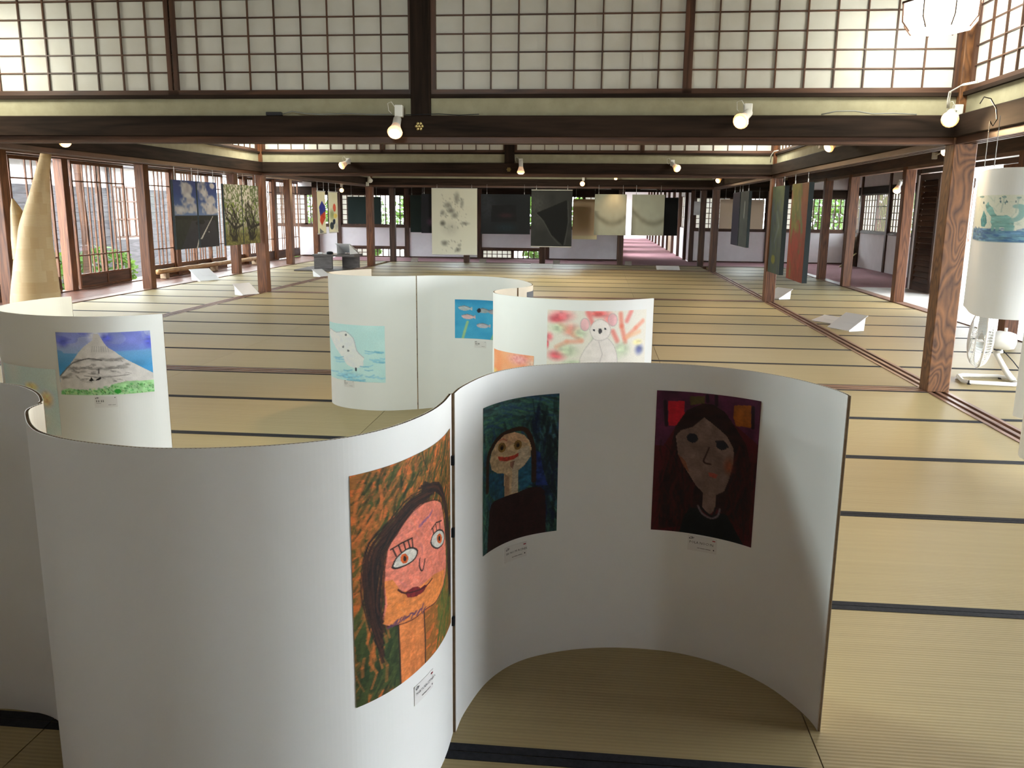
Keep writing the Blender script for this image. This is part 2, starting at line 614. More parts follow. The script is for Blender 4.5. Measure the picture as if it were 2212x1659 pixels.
for yi, nm in ((1, 'first'), (2, 'second')):
    y = YR[yi]
    # shoji sill board and the short post in the middle
    tag(box('trim_%d' % (20 + yi), XL + .08, XR - .08, y - .06, y + .06, PZ, PZ + .026, wood('dark', 'x')), 'dark ledge under the paper windows above the %s beam' % nm, kind='structure')
    tag(box('transom_post', -1.412, -1.268, y - .085, y + .07, NZ1 - .02, CEIL, wood('dark', 'z'), None, .004), 'short dark post dividing the paper windows above the %s beam' % nm, 'post', kind='structure')
    g = 'paper windows above the %s beam' % nm
    for a in (-5.135, -3.3):
        shoji('x', y, a + (.0 if a < -4 else -.01), 'paper-paned transom window on the sculpture side of the post above the %s beam' % nm, g)
    for a in (-1.268, .575):
        shoji('x', y, a, 'paper-paned transom window on the lantern side of the post above the %s beam' % nm, g)
for xx, y0, lab, sd in ((XR, 4.53, 'paper transom window on the side wall beside the ceiling lantern', 1), (XR, 10.93, 'paper transom window on the side wall above the red painting', 1), (XL, 10.93, 'paper transom window on the side wall above the tree photograph', -1)):
    tag(box('trim_%d' % (24 + WN[0]), xx - .06, xx + .06, y0 - .1, y0 + 1.95, PZ, PZ + .026, wood('dark', 'y')), 'dark ledge under the ' + lab, kind='structure')
    shoji('y', xx, y0, lab, None, sd)
for xx, ya, yb in ((XR, 0, 4.5), (XR, 6.62, 10.9), (XR, 13, YR[3]), (XL, 0, 10.9), (XL, 13, YR[3])):
    plaster('wall_side_upper', 'plaster side wall above the lintel between paper windows', 'y', xx, ya, yb, PZ, 3.0)['group'] = 'plain upper side walls'


def pillar(x, y, h, label, group, kind='red', w=.155, z0=0.0):
    o = box('pillar', x - w / 2, x + w / 2, y - w / 2, y + w / 2, z0, h, wood(kind, 'z'), None, .006)
    return tag(o, label, 'pillar', group, 'structure')


pillar(XR, 6.525, CEIL, 'swirl-grained timber pillar standing at the corner of two grooved sills near the fan', None, 'figured', .16)
pillar(XL, 6.53, CEIL, 'timber pillar at the end of the first dark beam before the woven sculpture', None)
pillar(XR, YR[2], CEIL, 'timber pillar beside the tall green painting', None)
pillar(XL, YR[2], CEIL, 'timber pillar beside the hung tree photograph', None)
pillar(XR, YR[3], CEIL, 'dark timber pillar at the end of the third beam beside the long corridor', None, 'frame')
pillar(XL, YR[3], CEIL, 'timber pillar behind the charcoal low table', None)
for y in (-3.0, 6.5 + 0.0, 9.72, 12.98, 16.33, 19.35):
    pillar(XLO, y, 2.5, 'reddish timber pillar along the edge of the boarded veranda', 'veranda pillars')
for y in (9.7, 13.22, 15.95, 17.68):
    pillar(XRO - .02, y, 2.5, 'reddish timber pillar of the outer row between mats and pale hall floor', 'outer pillars by the shutter', 'red', .15)
for x, lab in ((-5.12, 'slim dark post in the back gallery behind the low table'), (-3.25, 'slim dark post in the back gallery below the charcoal scroll'), (-1.36, 'slim dark post in the back gallery below the black fan scroll'), (.55, 'slim dark post at the corridor mouth'), (2.49, 'slim dark post by the small white sheet')):
    pillar(x, YG, 2.5, lab, None, 'frame', .14)
pillar(-7.72, YW - .13, 2.5, 'reddish post against the back wall behind the coloured banners', None, 'red', .14)

# outer lintels
for nm, x, y0, y1, lab in (('trim_50', XLO, 0., YG, 'outer lintel rail above the veranda pillars'), ('trim_51', XRO - .02, 0., YG, 'outer lintel rail above the pillars by the shutter')):
    t = thing(nm, lab, None, (x, y0, 1.93), kind='structure')
    box('grooved_rail', x - .06, x + .06, y0, y1, 1.93, 1.975, wood('sill', 'y'), t)
    box('face_beam', x - .085, x + .085, y0, y1, 1.975, 2.12, wood('frame', 'y'), t)
    plaster('wall_outer_upper', 'olive plaster above the ' + lab, 'y', x, y0, y1, 2.12, 2.5)
tag(box('trim_52', XLO, XRO, YG - .07, YG + .07, 1.80, 2.05, wood('dark', 'x')), 'dark lintel across the back gallery', kind='structure')
plaster('wall_gallery', 'plaster above the back gallery lintel', 'x', YG, XLO, XRO, 2.05, 2.5)

# ceilings and roofs
tag(box('ceiling', XL - .1, XR + .1, -.1, YR[3] + .1, CEIL, CEIL + .08, wood('sill', 'y')), 'high wooden ceiling of the main rooms', kind='structure')
tag(box('ceiling_strip_1', XD - .1, XL, -3.3, YW + .1, 2.5, 2.56, wood('frame', 'y')), 'low ceiling over the veranda strip', kind='structure')
tag(box('ceiling_strip_2', XR, XWR + .1, -3.3, YW + .1, 2.5, 2.56, wood('frame', 'y')), 'low ceiling over the hall strip', kind='structure')
tag(box('ceiling_gallery', XL, XR, YR[3], YW + .1, 2.5, 2.56, wood('frame', 'x')), 'low ceiling over the back gallery', kind='structure')
tag(box('ceiling_rear', XL, XR, -3.3, .1, 2.5, 2.56, wood('frame', 'x')), 'low ceiling over the rear gallery', kind='structure')
tag(box('roof_1', XD - .6, XD, -4, 26, 2.42, 2.56, wood('frame', 'x')), 'eave over the glazed veranda doors', kind='structure')
tag(box('roof_2', XDR, XDR + 1.1, -4, 16, 2.42, 2.56, wood('frame', 'x')), 'eave over the hall openings', kind='structure')
tag(box('roof_3', XL - 3, XWR + 1, YW, YW + .5, 2.42, 2.56, wood('frame', 'x')), 'eave over the back windows', kind='structure')

# ------------------------------------------------------------------ glazed veranda doors
DN = [0]


def glazed_door(x, y0, y1, label, group, flip=1):
    DN[0] += 1
    t = thing('door_%d' % DN[0], label, None, (x, y0, 0), group, 'structure')
    fz, fy = wood('red', 'z'), wood('red', 'y')
    a, b = x - .018, x + .018
    zt = 1.985
    box('stile', a, b, y0, y0 + .035, .012, zt, fz, t)
    box('stile', a, b, y1 - .035, y1, .012, zt, fz, t)
    box('rail', a, b, y0 + .035, y1 - .035, zt - .05, zt, fy, t)
    box('rail', a, b, y0 + .035, y1 - .035, .205, .235, fy, t)
    box('rail', a, b, y0 + .035, y1 - .035, .012, .05, fy, t)
    box('kick_board', x - .008, x + .008, y0 + .035, y1 - .035, .05, .205, wood('frame', 'y'), t)
    for z in (.525, 1.675):
        box('muntin', x - .010, x + .012, y0 + .035, y1 - .035, z - .010, z + .010, fy, t)
    w = y1 - y0
    for f in (.40, .55, .70):
        box('bar', x - .011, x + .011, y0 + w * f - .009, y0 + w * f + .009, .235, zt - .05, fz, t)
    for z0, z1 in ((.235, .515), (.535, 1.665), (1.685, zt - .05)):
        box('glass_pane', x + .001, x + .004, y0 + .03, y1 - .03, z0, z1, M_glass, t)
    return t


gl = 'glazed lattice door of the boarded veranda'
for y0, y1, d in ((8.3, 9.2, 0), (9.15, 10.05, .045), (10.1, 11.0, 0), (11.28, 12.22, 0), (12.70, 13.5, 0), (13.44, 14.28, .045), (14.86, 15.80, 0), (15.98, 16.75, 0), (16.7, 17.45, .045), (17.4, 18.12, 0), (18.5, 19.25, .045), (19.3, 20.0, 0), (20.1, 20.95, 0)):
    glazed_door(XD - d, y0, y1, gl, 'veranda doors')
for y in (6.3, 12.50, 15.89, 19.28, 21.05):
    pillar(XD - .01, y, 2.42, 'reddish outer post between the glazed veranda doors', 'veranda door posts', 'red', .15)
tag(box('trim_60', XD - .09, XD + .06, 0, 21.1, 1.99, 2.11, wood('frame', 'y')), 'head rail over the glazed veranda doors', kind='structure')
plaster('wall_veranda', 'plaster above the glazed veranda doors', 'y', XD, 0, YW, 2.11, 2.5)
tag(box('trim_61', XD - .10, XD + .05, 0, 21.1, -.06, .012, wood('sill', 'y')), 'grooved floor rail of the glazed veranda doors', kind='structure')
tag(box('wall_left_blocker', XD - .06, XD, -3.26, 6.22, -.1, 2.11, M_white), 'unseen plain wall added before the glazed doors to block daylight', kind='structure')  # unseen wall added to keep veranda daylight off the front boards
wn = thing('wall_right_light_shaper', 'unseen boarded wall beside the hall, added with one high gap to shape daylight', None, (XDR, -3.2, 0), kind='structure')  # unseen wall added; its gap steers side daylight onto the front boards
for y0, y1, z0, z1 in ((-3.1, -2.45, -.1, .95), (-2.45, 1.15, -.1, 2.12)):
    box('boarding', XDR, XDR + .06, y0, y1, z0, z1, wood('sill', 'z'), wn)
for y0, y1, d in ((21.2, 22.1, 0), (22.05, 22.95, .045)):
    glazed_door(XD - d, y0, y1, gl, 'veranda doors')
tag(box('trim_64', XD - .09, XD + .06, 21.1, YW, 1.99, 2.11, wood('frame', 'y')), 'head rail over the end doors of the back gallery', kind='structure')
tag(box('wall_right_middle_blocker', XDR, XDR + .06, 8.5, 11.5, -.1, 2.12, wood('frame', 'z')), 'boarded wall added along the hall between openings to cut daylight', kind='structure')  # added wall, cuts daylight falling on the middle mats

# hall side: doors and louvred shutter
for y0, y1 in ((7.6, 8.45), (11.9, 12.75), (13.85, 14.72)):
    glazed_door(XDR, y0, y1, 'glazed lattice door opening off the pale hall floor', 'hall doors')
tag(box('trim_62', XDR - .06, XDR + .09, -3.2, 15.9, 1.99, 2.12, wood('frame', 'y')), 'head rail over the hall doors', kind='structure')
plaster('wall_right', 'plaster above the hall doors', 'y', XDR, -3.2, 15.9, 2.12, 2.5)
pillar(XDR, 15.78, 2.42, 'dark post beside the louvred shutter', None, 'frame', .14)
tag(box('trim_63', XDR - .10, XDR - .07, 15.66, 15.70, 0, 1.96, M_white), 'thin pale strip down the edge of the louvred shutter', kind='structure')
sh = thing('louvred_shutter', 'brown wooden shutter with horizontal louvres at the end of the pale hall', 'shutter', (XDR - .06, 14.75, 0))
for a, b in ((14.75, 14.83), (15.56, 15.65)):
    box('stile', XDR - .085, XDR - .035, a, b, .0, 1.97, wood('shutter', 'z'), sh)
for a, b in ((.0, .14), (1.87, 1.97)):
    box('rail', XDR - .083, XDR - .037, 14.83, 15.56, a, b, wood('shutter', 'y'), sh)
box('light_block_board', XDR - .030, XDR - .022, 14.83, 15.56, .1, 1.9, wood('dark', 'z'), sh)  # added dark board, stops daylight showing between the slats
for k in range(18):
    z = .15 + k * .0955
    MB().poly([(XDR - .082, y, z) for y in (14.83, 15.56)] + [(XDR - .036, y, z + .078) for y in (15.56, 14.83)] + [(XDR - .074, y, z - .006) for y in (14.83, 15.56)] + [(XDR - .030, y, z + .070) for y in (15.56, 14.83)],
              [(0, 1, 2, 3), (7, 6, 5, 4), (0, 4, 5, 1), (2, 6, 7, 3), (1, 5, 6, 2), (3, 7, 4, 0)]).build('slat', wood('shutter', 'y'), sh)

# ------------------------------------------------------------------ back wall with windows
ZS, ZH = .86, 1.68
wb = thing('wall_back', 'white back wall with dark posts and a band of lattice windows', None, (0, YW, 0), kind='structure')
for a, b in ((-9.0, -7.1), (-5.2, -3.2), (-1.36, .62), (2.42, XWR)):
    box('plaster_panel', a, b, YW - .03, YW + .05, 0, .80, M_white, wb)
for a, b in ((-7.1, -5.2), (-3.2, -1.36)):
    box('plaster_panel', a, b, YW - .03, YW + .05, .29, .80, M_white, wb)
    box('low_frame', a, b, YW - .04, YW + .05, .24, .30, wood('frame', 'x'), wb)
for a, b in ((-9.0, .62), (2.42, XWR)):
    box('sill_board', a, b, YW - .05, YW + .06, .80, .86, wood('frame', 'x'), wb)
    box('head_board', a, b, YW - .05, YW + .06, ZH, 1.88, wood('dark', 'x'), wb)
    box('upper_plaster', a, b, YW - .03, YW + .05, 1.88, 2.5, M_white, wb)
    box('base_board', a, b, YW - .045, YW, -.01, .03, wood('frame', 'x'), wb)
box('head_board', .62, 2.42, YW - .05, YW + .06, 1.80, 1.95, wood('dark', 'x'), wb)
box('upper_plaster', .62, 2.42, YW - .03, YW + .05, 1.95, 2.5, M_white, wb)
for x in (-8.96, -7.1, -5.2, -3.2, -1.36, .57, 2.46, 4.42, 6.42):
    box('wall_post', x - .06, x + .06, YW - .065, YW + .065, 0, 2.5, wood('frame', 'z'), wb)


def lattice(axis, c, a0, a1, z0, z1, na, nz, kind, label, group):
    """small-paned window: frame, lattice, and a pane of paper or glass"""
    WN[0] += 1
    t = thing('window_%d' % WN[0], label, None, (a0, c, z0) if axis == 'x' else (c, a0, z0), group, 'structure')
    b = MB()

    def bx(B, p0, p1, d0, d1, za, zb):
        B.box(p0, p1, c + d0, c + d1, za, zb) if axis == 'x' else B.box(c + d0, c + d1, p0, p1, za, zb)

    fr = MB()
    for p0, p1, za, zb in ((a0, a0 + .04, z0, z1), (a1 - .04, a1, z0, z1), (a0, a1, z0, z0 + .03), (a0, a1, z1 - .03, z1)):
        bx(fr, p0, p1, -.02, .02, za, zb)
    fr.build('sash_frame', wood('frame', 'z'), t)
    for k in range(1, na):
        p = a0 + (a1 - a0) * k / na
        w_ = .010 if kind == 'paper' else .015
        bx(b, p - w_, p + w_, -.012, .008, z0 + .03, z1 - .03)
    for k in range(1, nz):
        z = z0 + (z1 - z0) * k / nz
        bx(b, a0 + .04, a1 - .04, -.009, .007, z - .009, z + .009)
    b.build('lattice', wood('frame', 'z'), t)
    pn = MB()
    bx(pn, a0 + .03, a1 - .03, .009, .011, z0 + .02, z1 - .02)
    pn.build('paper_pane' if kind == 'paper' else 'glass_pane', M_paper2 if kind == 'paper' else M_glass, t)
    return t


gp, gg = 'paper lattice window in the back wall band', 'clear barred window to the garden in the back wall band'
for a0, a1, kind in ((-8.9, -8.03, 'paper'), (-8.03, -7.16, 'glass'), (-7.04, -6.2, 'paper'), (-6.2, -5.26, 'glass'), (-5.14, -4.2, 'paper'), (-4.2, -3.26, 'glass'), (-3.14, -2.28, 'paper'), (-2.28, -1.42, 'glass'), (-1.30, -.4, 'glass'), (-.4, .51, 'paper'), (2.52, 3.45, 'paper'), (3.45, 4.36, 'glass'), (4.48, 5.15, 'paper'), (5.15, 6.36, 'glass')):
    if kind == 'paper':
        lattice('x', YW, a0, a1, ZS, ZH, 5, 6, kind, gp, 'paper windows of the back wall')
    else:
        lattice('x', YW, a0, a1, ZS, ZH, 7 if a0 < 2 else 9, 3 if a0 < 2 else 4, kind, gg, 'clear windows of the back wall')
for a0, a1, kind in ((-7.04, -6.2, 'paper'), (-6.2, -5.26, 'glass'), (-3.14, -2.3, 'paper'), (-2.3, -1.42, 'glass')):
    lattice('x', YW, a0, a1, .0, .24, 6, 2 if kind == 'paper' else 1, kind, 'low %s window at floor level in the back wall' % ('paper lattice' if kind == 'paper' else 'barred'), 'low windows of the back wall')

# wall of the carpeted corner
wr = thing('wall_corner', 'white wall of the carpeted corner room with posts and barred windows', None, (XWR, 16, 0), kind='structure')
box('plaster_panel', XWR - .03, XWR + .05, 15.9, YW, 0, .83, M_white, wr)
box('sill_board', XWR - .05, XWR + .06, 15.9, YW, .83, .88, wood('frame', 'y'), wr)
box('head_board', XWR - .05, XWR + .06, 15.9, YW, 1.76, 1.93, wood('dark', 'y'), wr)
box('upper_plaster', XWR - .03, XWR + .05, 15.9, YW, 1.93, 2.5, M_white, wr)
for y in (22.05, 20.0, 18.05, 16.0):
    box('wall_post', XWR - .065, XWR + .065, y - .05, y + .05, 0, 2.5, wood('frame', 'z'), wr)
for y0, y1, kind in ((22.1, 23.0, 'glass'), (20.95, 21.98, 'paper'), (20.05, 20.95, 'glass'), (19.0, 19.95, 'paper'), (18.1, 19.0, 'glass'), (16.1, 18.0, 'paper')):
    lattice('y', XWR, y0, y1, .88, 1.76, 5 if kind == 'paper' else 8, 6 if kind == 'paper' else 3, kind, 'lattice window with white paper in the corner room wall' if kind == 'paper' else 'barred window to the bamboo in the corner room wall', 'corner room windows')
tag(box('wall_corner_end', XDR, XWR, 15.84, 15.90, 0, 2.5, M_white), 'short white wall joining the shutter to the corner room', kind='structure')
dp = thing('door_panel', 'orange-brown plain door panel standing against the corner room wall', 'panel', (6.35, 22.4, 0))
box('board', 6.33, 6.37, 22.15, 22.75, 0, .86, wood('pale', 'z'), dp)
box('edge_strip', 6.325, 6.375, 22.13, 22.15, 0, .86, wood('red', 'z'), dp)
lb = MB().poly([(5.95, 21.75, 0), (6.05, 22.1, 0), (6.38, 22.0, .34), (6.28, 21.65, .34), (5.98, 21.74, 0), (6.08, 22.09, 0), (6.41, 21.99, .34), (6.31, 21.64, .34)],
               [(0, 1, 2, 3), (7, 6, 5, 4), (0, 4, 5, 1), (2, 6, 7, 3), (1, 5, 6, 2), (3, 7, 4, 0)]).build('leaning_board', noisy('yellow_board', (.5, .45, .2), (.7, .66, .4), 5))
tag(lb, 'small yellowish board leaning on the corner room wall', 'board')

# long corridor beyond
wc = thing('wall_corridor', 'white corridor walls with dark posts receding beyond the back wall', None, (2.4, YW, 0), kind='structure')
box('plaster_panel', 2.42, 2.48, YW, 24.0, 0, 2.4, M_white, wc)
box('plaster_panel', 2.42, 2.48, 24.0, 43, 0, .85, M_white, wc)
box('upper_plaster', 2.42, 2.48, 24.0, 43, 1.75, 2.4, M_white, wc)
box('plaster_panel', .53, .6, YW, 43, 0, .5, M_white, wc)
box('upper_plaster', .53, .6, YW, 43, 1.85, 2.4, M_white, wc)
box('end_panel', .53, 2.48, 43, 43.1, 0, 2.4, M_white, wc)
for k in range(0, 10, 2):  # unseen panels added in alternate bays to dim and band the corridor light
    box('plaster_panel', .53, .6, YW + .05 + 2 * k, YW + 2.4 + 2 * k, .5, 1.85, M_white, wc)
for k in range(10):
    y = 24.0 + k * 2
    box('wall_post', 2.34, 2.46, y - .07, y + .07, 0, 2.4, wood('frame', 'z'), wc)
    box('wall_post', .55, .67, y - .07, y + .07, 0, 2.4, wood('frame', 'z'), wc)
for k in (0, 1, 3, 4, 5, 6, 7, 8):
    lattice('y', 2.45, 24.08 + 2 * k, 25.92 + 2 * k, .85, 1.75, 4, 3, 'paper', 'paper lattice window along the long corridor', 'corridor windows')
box('wood_panel', 2.40, 2.44, 28.1, 29.9, 0, 1.75, wood('pale', 'z'), wc)
tag(box('ceiling_corridor', .5, 2.5, YW, 43.1, 2.4, 2.46, wood('dark', 'y')), 'dark ceiling of the long corridor', kind='structure')

# rear of the hall, behind the camera
plaster('wall_rear_upper', 'plaster above the rear lintel of the partition room', 'x', .05, XL - .1, XR + .1, 1.9, CEIL + .05)
plaster('wall_rear_end_1', 'short boarded end of the veranda strip', 'x', -3.23, XD - .1, XLO, -.1, 2.5, wood('frame', 'x'))
wre = thing('wall_rear', 'plain white rear wall with dark posts', None, (0, -3.2, 0), kind='structure')
box('plaster_panel', XLO, XDR, -3.26, -3.2, 0, 1.9, M_white, wre)
box('upper_plaster', XLO, XDR, -3.26, -3.2, 1.9, 2.5, M_white, wre)
for k in range(7):
    x = XLO + (XDR - XLO) * k / 6
    box('wall_post', x - .07, x + .07, -3.28, -3.15, 0, 2.5, wood('frame', 'z'), wre)

# ------------------------------------------------------------------ outside
tag(box('ground', -60, 60, -30, 90, -.75, -.55, M_ground), 'pale garden ground around the hall', kind='structure')

M_leaf = noisy('garden_leaf', (.018, .045, .008), (.085, .16, .03), 3, rough=.5, bs=0, offset=True)
_lb = M_leaf.node_tree.nodes['Principled BSDF']
_lt = N(M_leaf, 'ShaderNodeBsdfTranslucent')
_lt.inputs[0].default_value = (.12, .20, .03, 1)
_lx = N(M_leaf, 'ShaderNodeMixShader', i_0=.35)
L(M_leaf, _lb.outputs[0], _lx.inputs[1])
L(M_leaf, _lt.outputs[0], _lx.inputs[2])
L(M_leaf, _lx.outputs[0], M_leaf.node_tree.nodes['Material Output'].inputs[0])


def bush(x, y, rx, ry, h, n, size, label, group, trunk=True, z0=-.55, lift=.0):
    t = thing('garden_bush', label, 'bush', (x, y, z0), group)
    v, f = [], []
    for _ in range(n):
        a, b = random.uniform(0, 2 * math.pi), random.uniform(-1, 1)
        r = random.uniform(.55, 1) ** .5
        q = math.sqrt(1 - b * b)
        c = Vector((rx * r * q * math.cos(a), ry * r * q * math.sin(a), lift + (h - lift) * (.5 + .5 * b * r)))
        d = Vector((random.uniform(-1, 1), random.uniform(-1, 1), random.uniform(-.6, .6))).normalized()
        e = d.cross(Vector((random.uniform(-1, 1), random.uniform(-1, 1), random.uniform(-1, 1)))).normalized()
        s = size * random.uniform(.6, 1.3)
        k = len(v)
        v += [c - d * s, c + e * s * .4, c + d * s, c - e * s * .4]
        f.append((k, k + 1, k + 2, k + 3))
    put('foliage', mesh('foliage', v, f, M_leaf), (x, y, z0), t)
    tb = MB()
    for k in range(3):
        a = k * 2.1 + x
        tb.tube([(x + .08 * math.cos(a), y + .08 * math.sin(a), z0), (x + .25 * rx * math.cos(a), y + .25 * ry * math.sin(a), z0 + (lift + h) * .35), (x + .5 * rx * math.cos(a), y + .5 * ry * math.sin(a), z0 + h * .75)], [.07, .05, .02], 6)
    tb.build('stems', wood('grey', 'z'), t)
    return t


SEEN = ['past the veranda post', 'behind the coloured banners', 'beside the plain green-black panel', 'behind the violet canvas', 'past the edge of the ember canvas', 'above the tan panel']
for x, y, rx, h in ((-9.9, 28.0, 1.0, 2.9), (-7.8, 27.5, .98, 2.6), (-5.75, 28.0, 1.0, 3.0), (-3.7, 28.3, .95, 2.7), (-1.75, 27.7, .9, 2.5), (-.35, 29.6, .6, 2.7)):
    bush(x, y, rx, .9, h, 1100, .13, 'leafy green garden shrub outside the back windows, seen ' + SEEN.pop(0), 'shrubs behind the back wall')
for x, y, rx, h, lab in ((4.2, 27.5, .95, 1.7, 'low clipped shrub outside the window behind the wide tan panel'), (6.3, 27.2, .75, 2.5, 'taller loose shrub outside the clear window with the oval card'), (7.7, 28.6, .6, 2.9, 'slim dark shrub outside the end of the back windows')):
    bush(x, y, rx, .7, h, 700, .14, lab, 'shrubs beyond the corner windows')
for x, y, rx, h, lab in ((9.2, 26.3, .9, 3.2, 'beside the first barred window'), (9.3, 28.6, .95, 3.3, 'behind the paper sash'), (9.2, 30.8, .95, 3.5, 'behind the orange-brown door panel'), (9.4, 33.2, .95, 3.6, 'farthest down the garden')):
    bush(x, y, rx, .95, h, 1000, .13, 'tall bamboo-like thicket outside the corner room windows, ' + lab, 'thicket beyond the corner room')
for x, y, rx, h, lab in ((-10.3, 15.6, .6, .95, 'beside the slim tree trunk'), (-10.6, 17.4, .7, 1.0, 'behind the bamboo pole'), (-10.4, 13.4, .5, .7, 'behind the woven sculpture')):
    bush(x, y, rx, .6, h, 700, .09, 'low bright green shrub outside the veranda doors, ' + lab, 'shrubs before the boarded house')

# boarded neighbouring house seen through the veranda doors
HX = -12.2
hs = thing('boarded_house', 'weathered grey timber house with white plaster under the eaves beyond the veranda', 'house', (HX, 14, -.55))
box('wall_core', HX - .5, HX - .03, 9.6, 30, -.55, 2.25, M_white, hs)
for k in range(11):
    z = -.45 + k * .2
    for y0, y1 in ((11.6, 15.4), (15.42, 20.5), (22.2, 28.5)):
        box('plank', HX - .03, HX + random.uniform(-.008, .008), y0, y1, z, z + .194, wood('grey', 'y'), hs)
for y in (11.6, 15.41, 20.56, 22.14):
    box('corner_post', HX - .06, HX + .05, y - .08, y + .08, -.55, 2.25, wood('grey', 'z'), hs)
for y0, y1 in ((20.7, 22.0),):
    w_ = box('house_window', HX - .04, HX - .01, y0, y1, .55, 1.75, M_paper, hs)
    for k in range(5):
        y = y0 + (y1 - y0) * k / 4
        box('bar', HX - .02, HX + .03, y - .025, y + .025, .5, 1.8, wood('frame', 'z'), w_)
    for z in (.5, .95, 1.4, 1.76):
        box('bar', HX - .02, HX + .025, y0, y1, z, z + .04, wood('frame', 'y'), w_)
    box('lower_boards', HX - .03, HX, y0 - .1, y1 + .1, -.55, .45, wood('grey', 'y'), hs)
box('eave', HX - .6, HX + .5, 9.2, 30, 2.25, 2.36, wood('grey', 'y'), hs)
tr = thing('garden_tree', 'dark slim tree trunk standing outside the veranda doors', 'tree', (-9.6, 15.2, -.55))
MB().tube([(-9.6, 15.2, -.55), (-9.57, 15.22, .8), (-9.62, 15.2, 2.4), (-9.6, 15.2, 4.2)], [.085, .075, .07, .05], 8).build('trunk', wood('frame', 'z'), tr, smooth=True)
v_, f_ = [], []
for _ in range(500):
    c = Vector((random.gauss(0, .8), random.gauss(0, .8), 4.4 + random.gauss(0, .5)))
    d = Vector((random.uniform(-1, 1), random.uniform(-1, 1), random.uniform(-1, 1))).normalized() * .12
    e = d.cross(Vector((.3, .5, .8))) * .5
    k = len(v_)
    v_ += [c - d, c + e, c + d, c - e]
    f_.append((k, k + 1, k + 2, k + 3))
put('crown', mesh('crown', v_, f_, M_leaf), (-9.6, 15.2, -.55), tr)

# bamboo rail on the veranda
br = thing('bamboo_rail', 'long bamboo pole laid on low wooden blocks along the veranda', 'rail', (-7.93, 17, 0))
pts = [(-7.93, 14.7 + (19.4 - 14.7) * k / 24, .135) for k in range(25)]
MB().tube(pts, [.043 if k % 3 else .049 for k in range(25)], 10).build('pole', noisy('bamboo_skin', (.36, .21, .09), (.55, .36, .18), 8, rough=.4), br, smooth=True)
for y in (14.95, 17.0, 19.15):
    box('block', -7.99, -7.87, y - .06, y + .06, 0, .10, wood('pale', 'x'), br, .006)

# ------------------------------------------------------------------ curved sheets and painted canvases
class Sheet:
    """a vertical sheet over a plan curve; s runs along the curve (to the viewer's right), z up"""

    def __init__(s, pts, smooth=True, n=160, flip=1):
        p = np.array(pts, float)
        if smooth and len(p) > 2:
            q = np.vstack([2 * p[0] - p[1], p, 2 * p[-1] - p[-2]])
            out = []
            for i in range(1, len(q) - 2):
                for t in np.linspace(0, 1, 12, endpoint=False):
                    a, b, c, d = q[i - 1], q[i], q[i + 1], q[i + 2]
                    out.append(.5 * ((2 * b) + (c - a) * t + (2 * a - 5 * b + 4 * c - d) * t * t + (3 * b - a - 3 * c + d) * t ** 3))
            out.append(p[-1])
            p = np.array(out)
            for _ in range(6):
                p[1:-1] = .25 * p[:-2] + .5 * p[1:-1] + .25 * p[2:]
        d = np.r_[0, np.cumsum(np.hypot(*np.diff(p, axis=0).T))]
        s.len = d[-1]
        s.S = np.linspace(0, s.len, n)
        s.P = np.c_[np.interp(s.S, d, p[:, 0]), np.interp(s.S, d, p[:, 1])]
        T = np.gradient(s.P, axis=0)
        T /= np.hypot(*T.T)[:, None]
        s.T = T
        s.Nn = np.c_[T[:, 1], -T[:, 0]] * flip      # faces the viewer when s runs to the viewer's right

    def at(s, ss, off=0.0):
        ss = np.asarray(ss, float)
        x, y = np.interp(ss, s.S, s.P[:, 0]), np.interp(ss, s.S, s.P[:, 1])
        nx, ny = np.interp(ss, s.S, s.Nn[:, 0]), np.interp(ss, s.S, s.Nn[:, 1])
        return x + nx * off, y + ny * off

    def hit(s, px, py, smin=-1, smax=1e9, depth=0, px0=None):
        px0 = px if px0 is None else px0
        d = ray(px, py)
        best = None
        for i in range(len(s.S) - 1):
            if s.S[i] < smin or s.S[i] > smax:
                continue
            a, b = s.P[i], s.P[i + 1]
            # allow a little beyond the ends
            e = b - a
            den = d[0] * e[1] - d[1] * e[0]
            if abs(den) < 1e-12:
                continue
            t = (a[0] * e[1] - a[1] * e[0]) / den
            u = (a[0] * d[1] - a[1] * d[0]) / den
            ex = 60 if len(s.S) <= 12 else 2
            lo = -ex if i == 0 else 0
            hi = 1 + ex if i == len(s.S) - 2 else 1
            if t > 0 and lo <= u <= hi and (best is None or t < best[0]):
                best = (t, s.S[i] + u * (s.S[1] - s.S[0]), EYE + d[2] * t)
        if best is None and depth < 14:
            k = (depth // 2 + 1) * 2.0 * (1 if depth % 2 == 0 else -1)
            return s.hit(px0 + k, py, smin, smax, depth + 1, px0)
        return (best[1], best[2]) if best else None


def sheet_mesh(name, sh, s0, s1, z0, z1, m, off=0.0, thick=0.0006, parent=None, ns=60):
    """plain thin curved sheet (both faces)"""
    ss = np.linspace(s0, s1, ns)
    v, f = [], []
    for o_ in (off, off + thick):
        x, y = sh.at(ss, o_)
        for z in (z0, z1):
            v += [(a, b, z) for a, b in zip(x, y)]
    n = ns
    for i in range(n - 1):
        f += [(i, i + 1, n + i + 1, n + i), (2 * n + i + 1, 2 * n + i, 3 * n + i, 3 * n + i + 1), (n + i, n + i + 1, 3 * n + i + 1, 3 * n + i), (i + 1, i, 2 * n + i, 2 * n + i + 1)]
    f += [(0, n, 3 * n, 2 * n), (n - 1, 2 * n + n - 1, 3 * n + n - 1, n + n - 1)]
    b = MB()
    b.v, b.f = v, f
    o = b.build(name, m, parent)
    return o


PANEL_H = .88


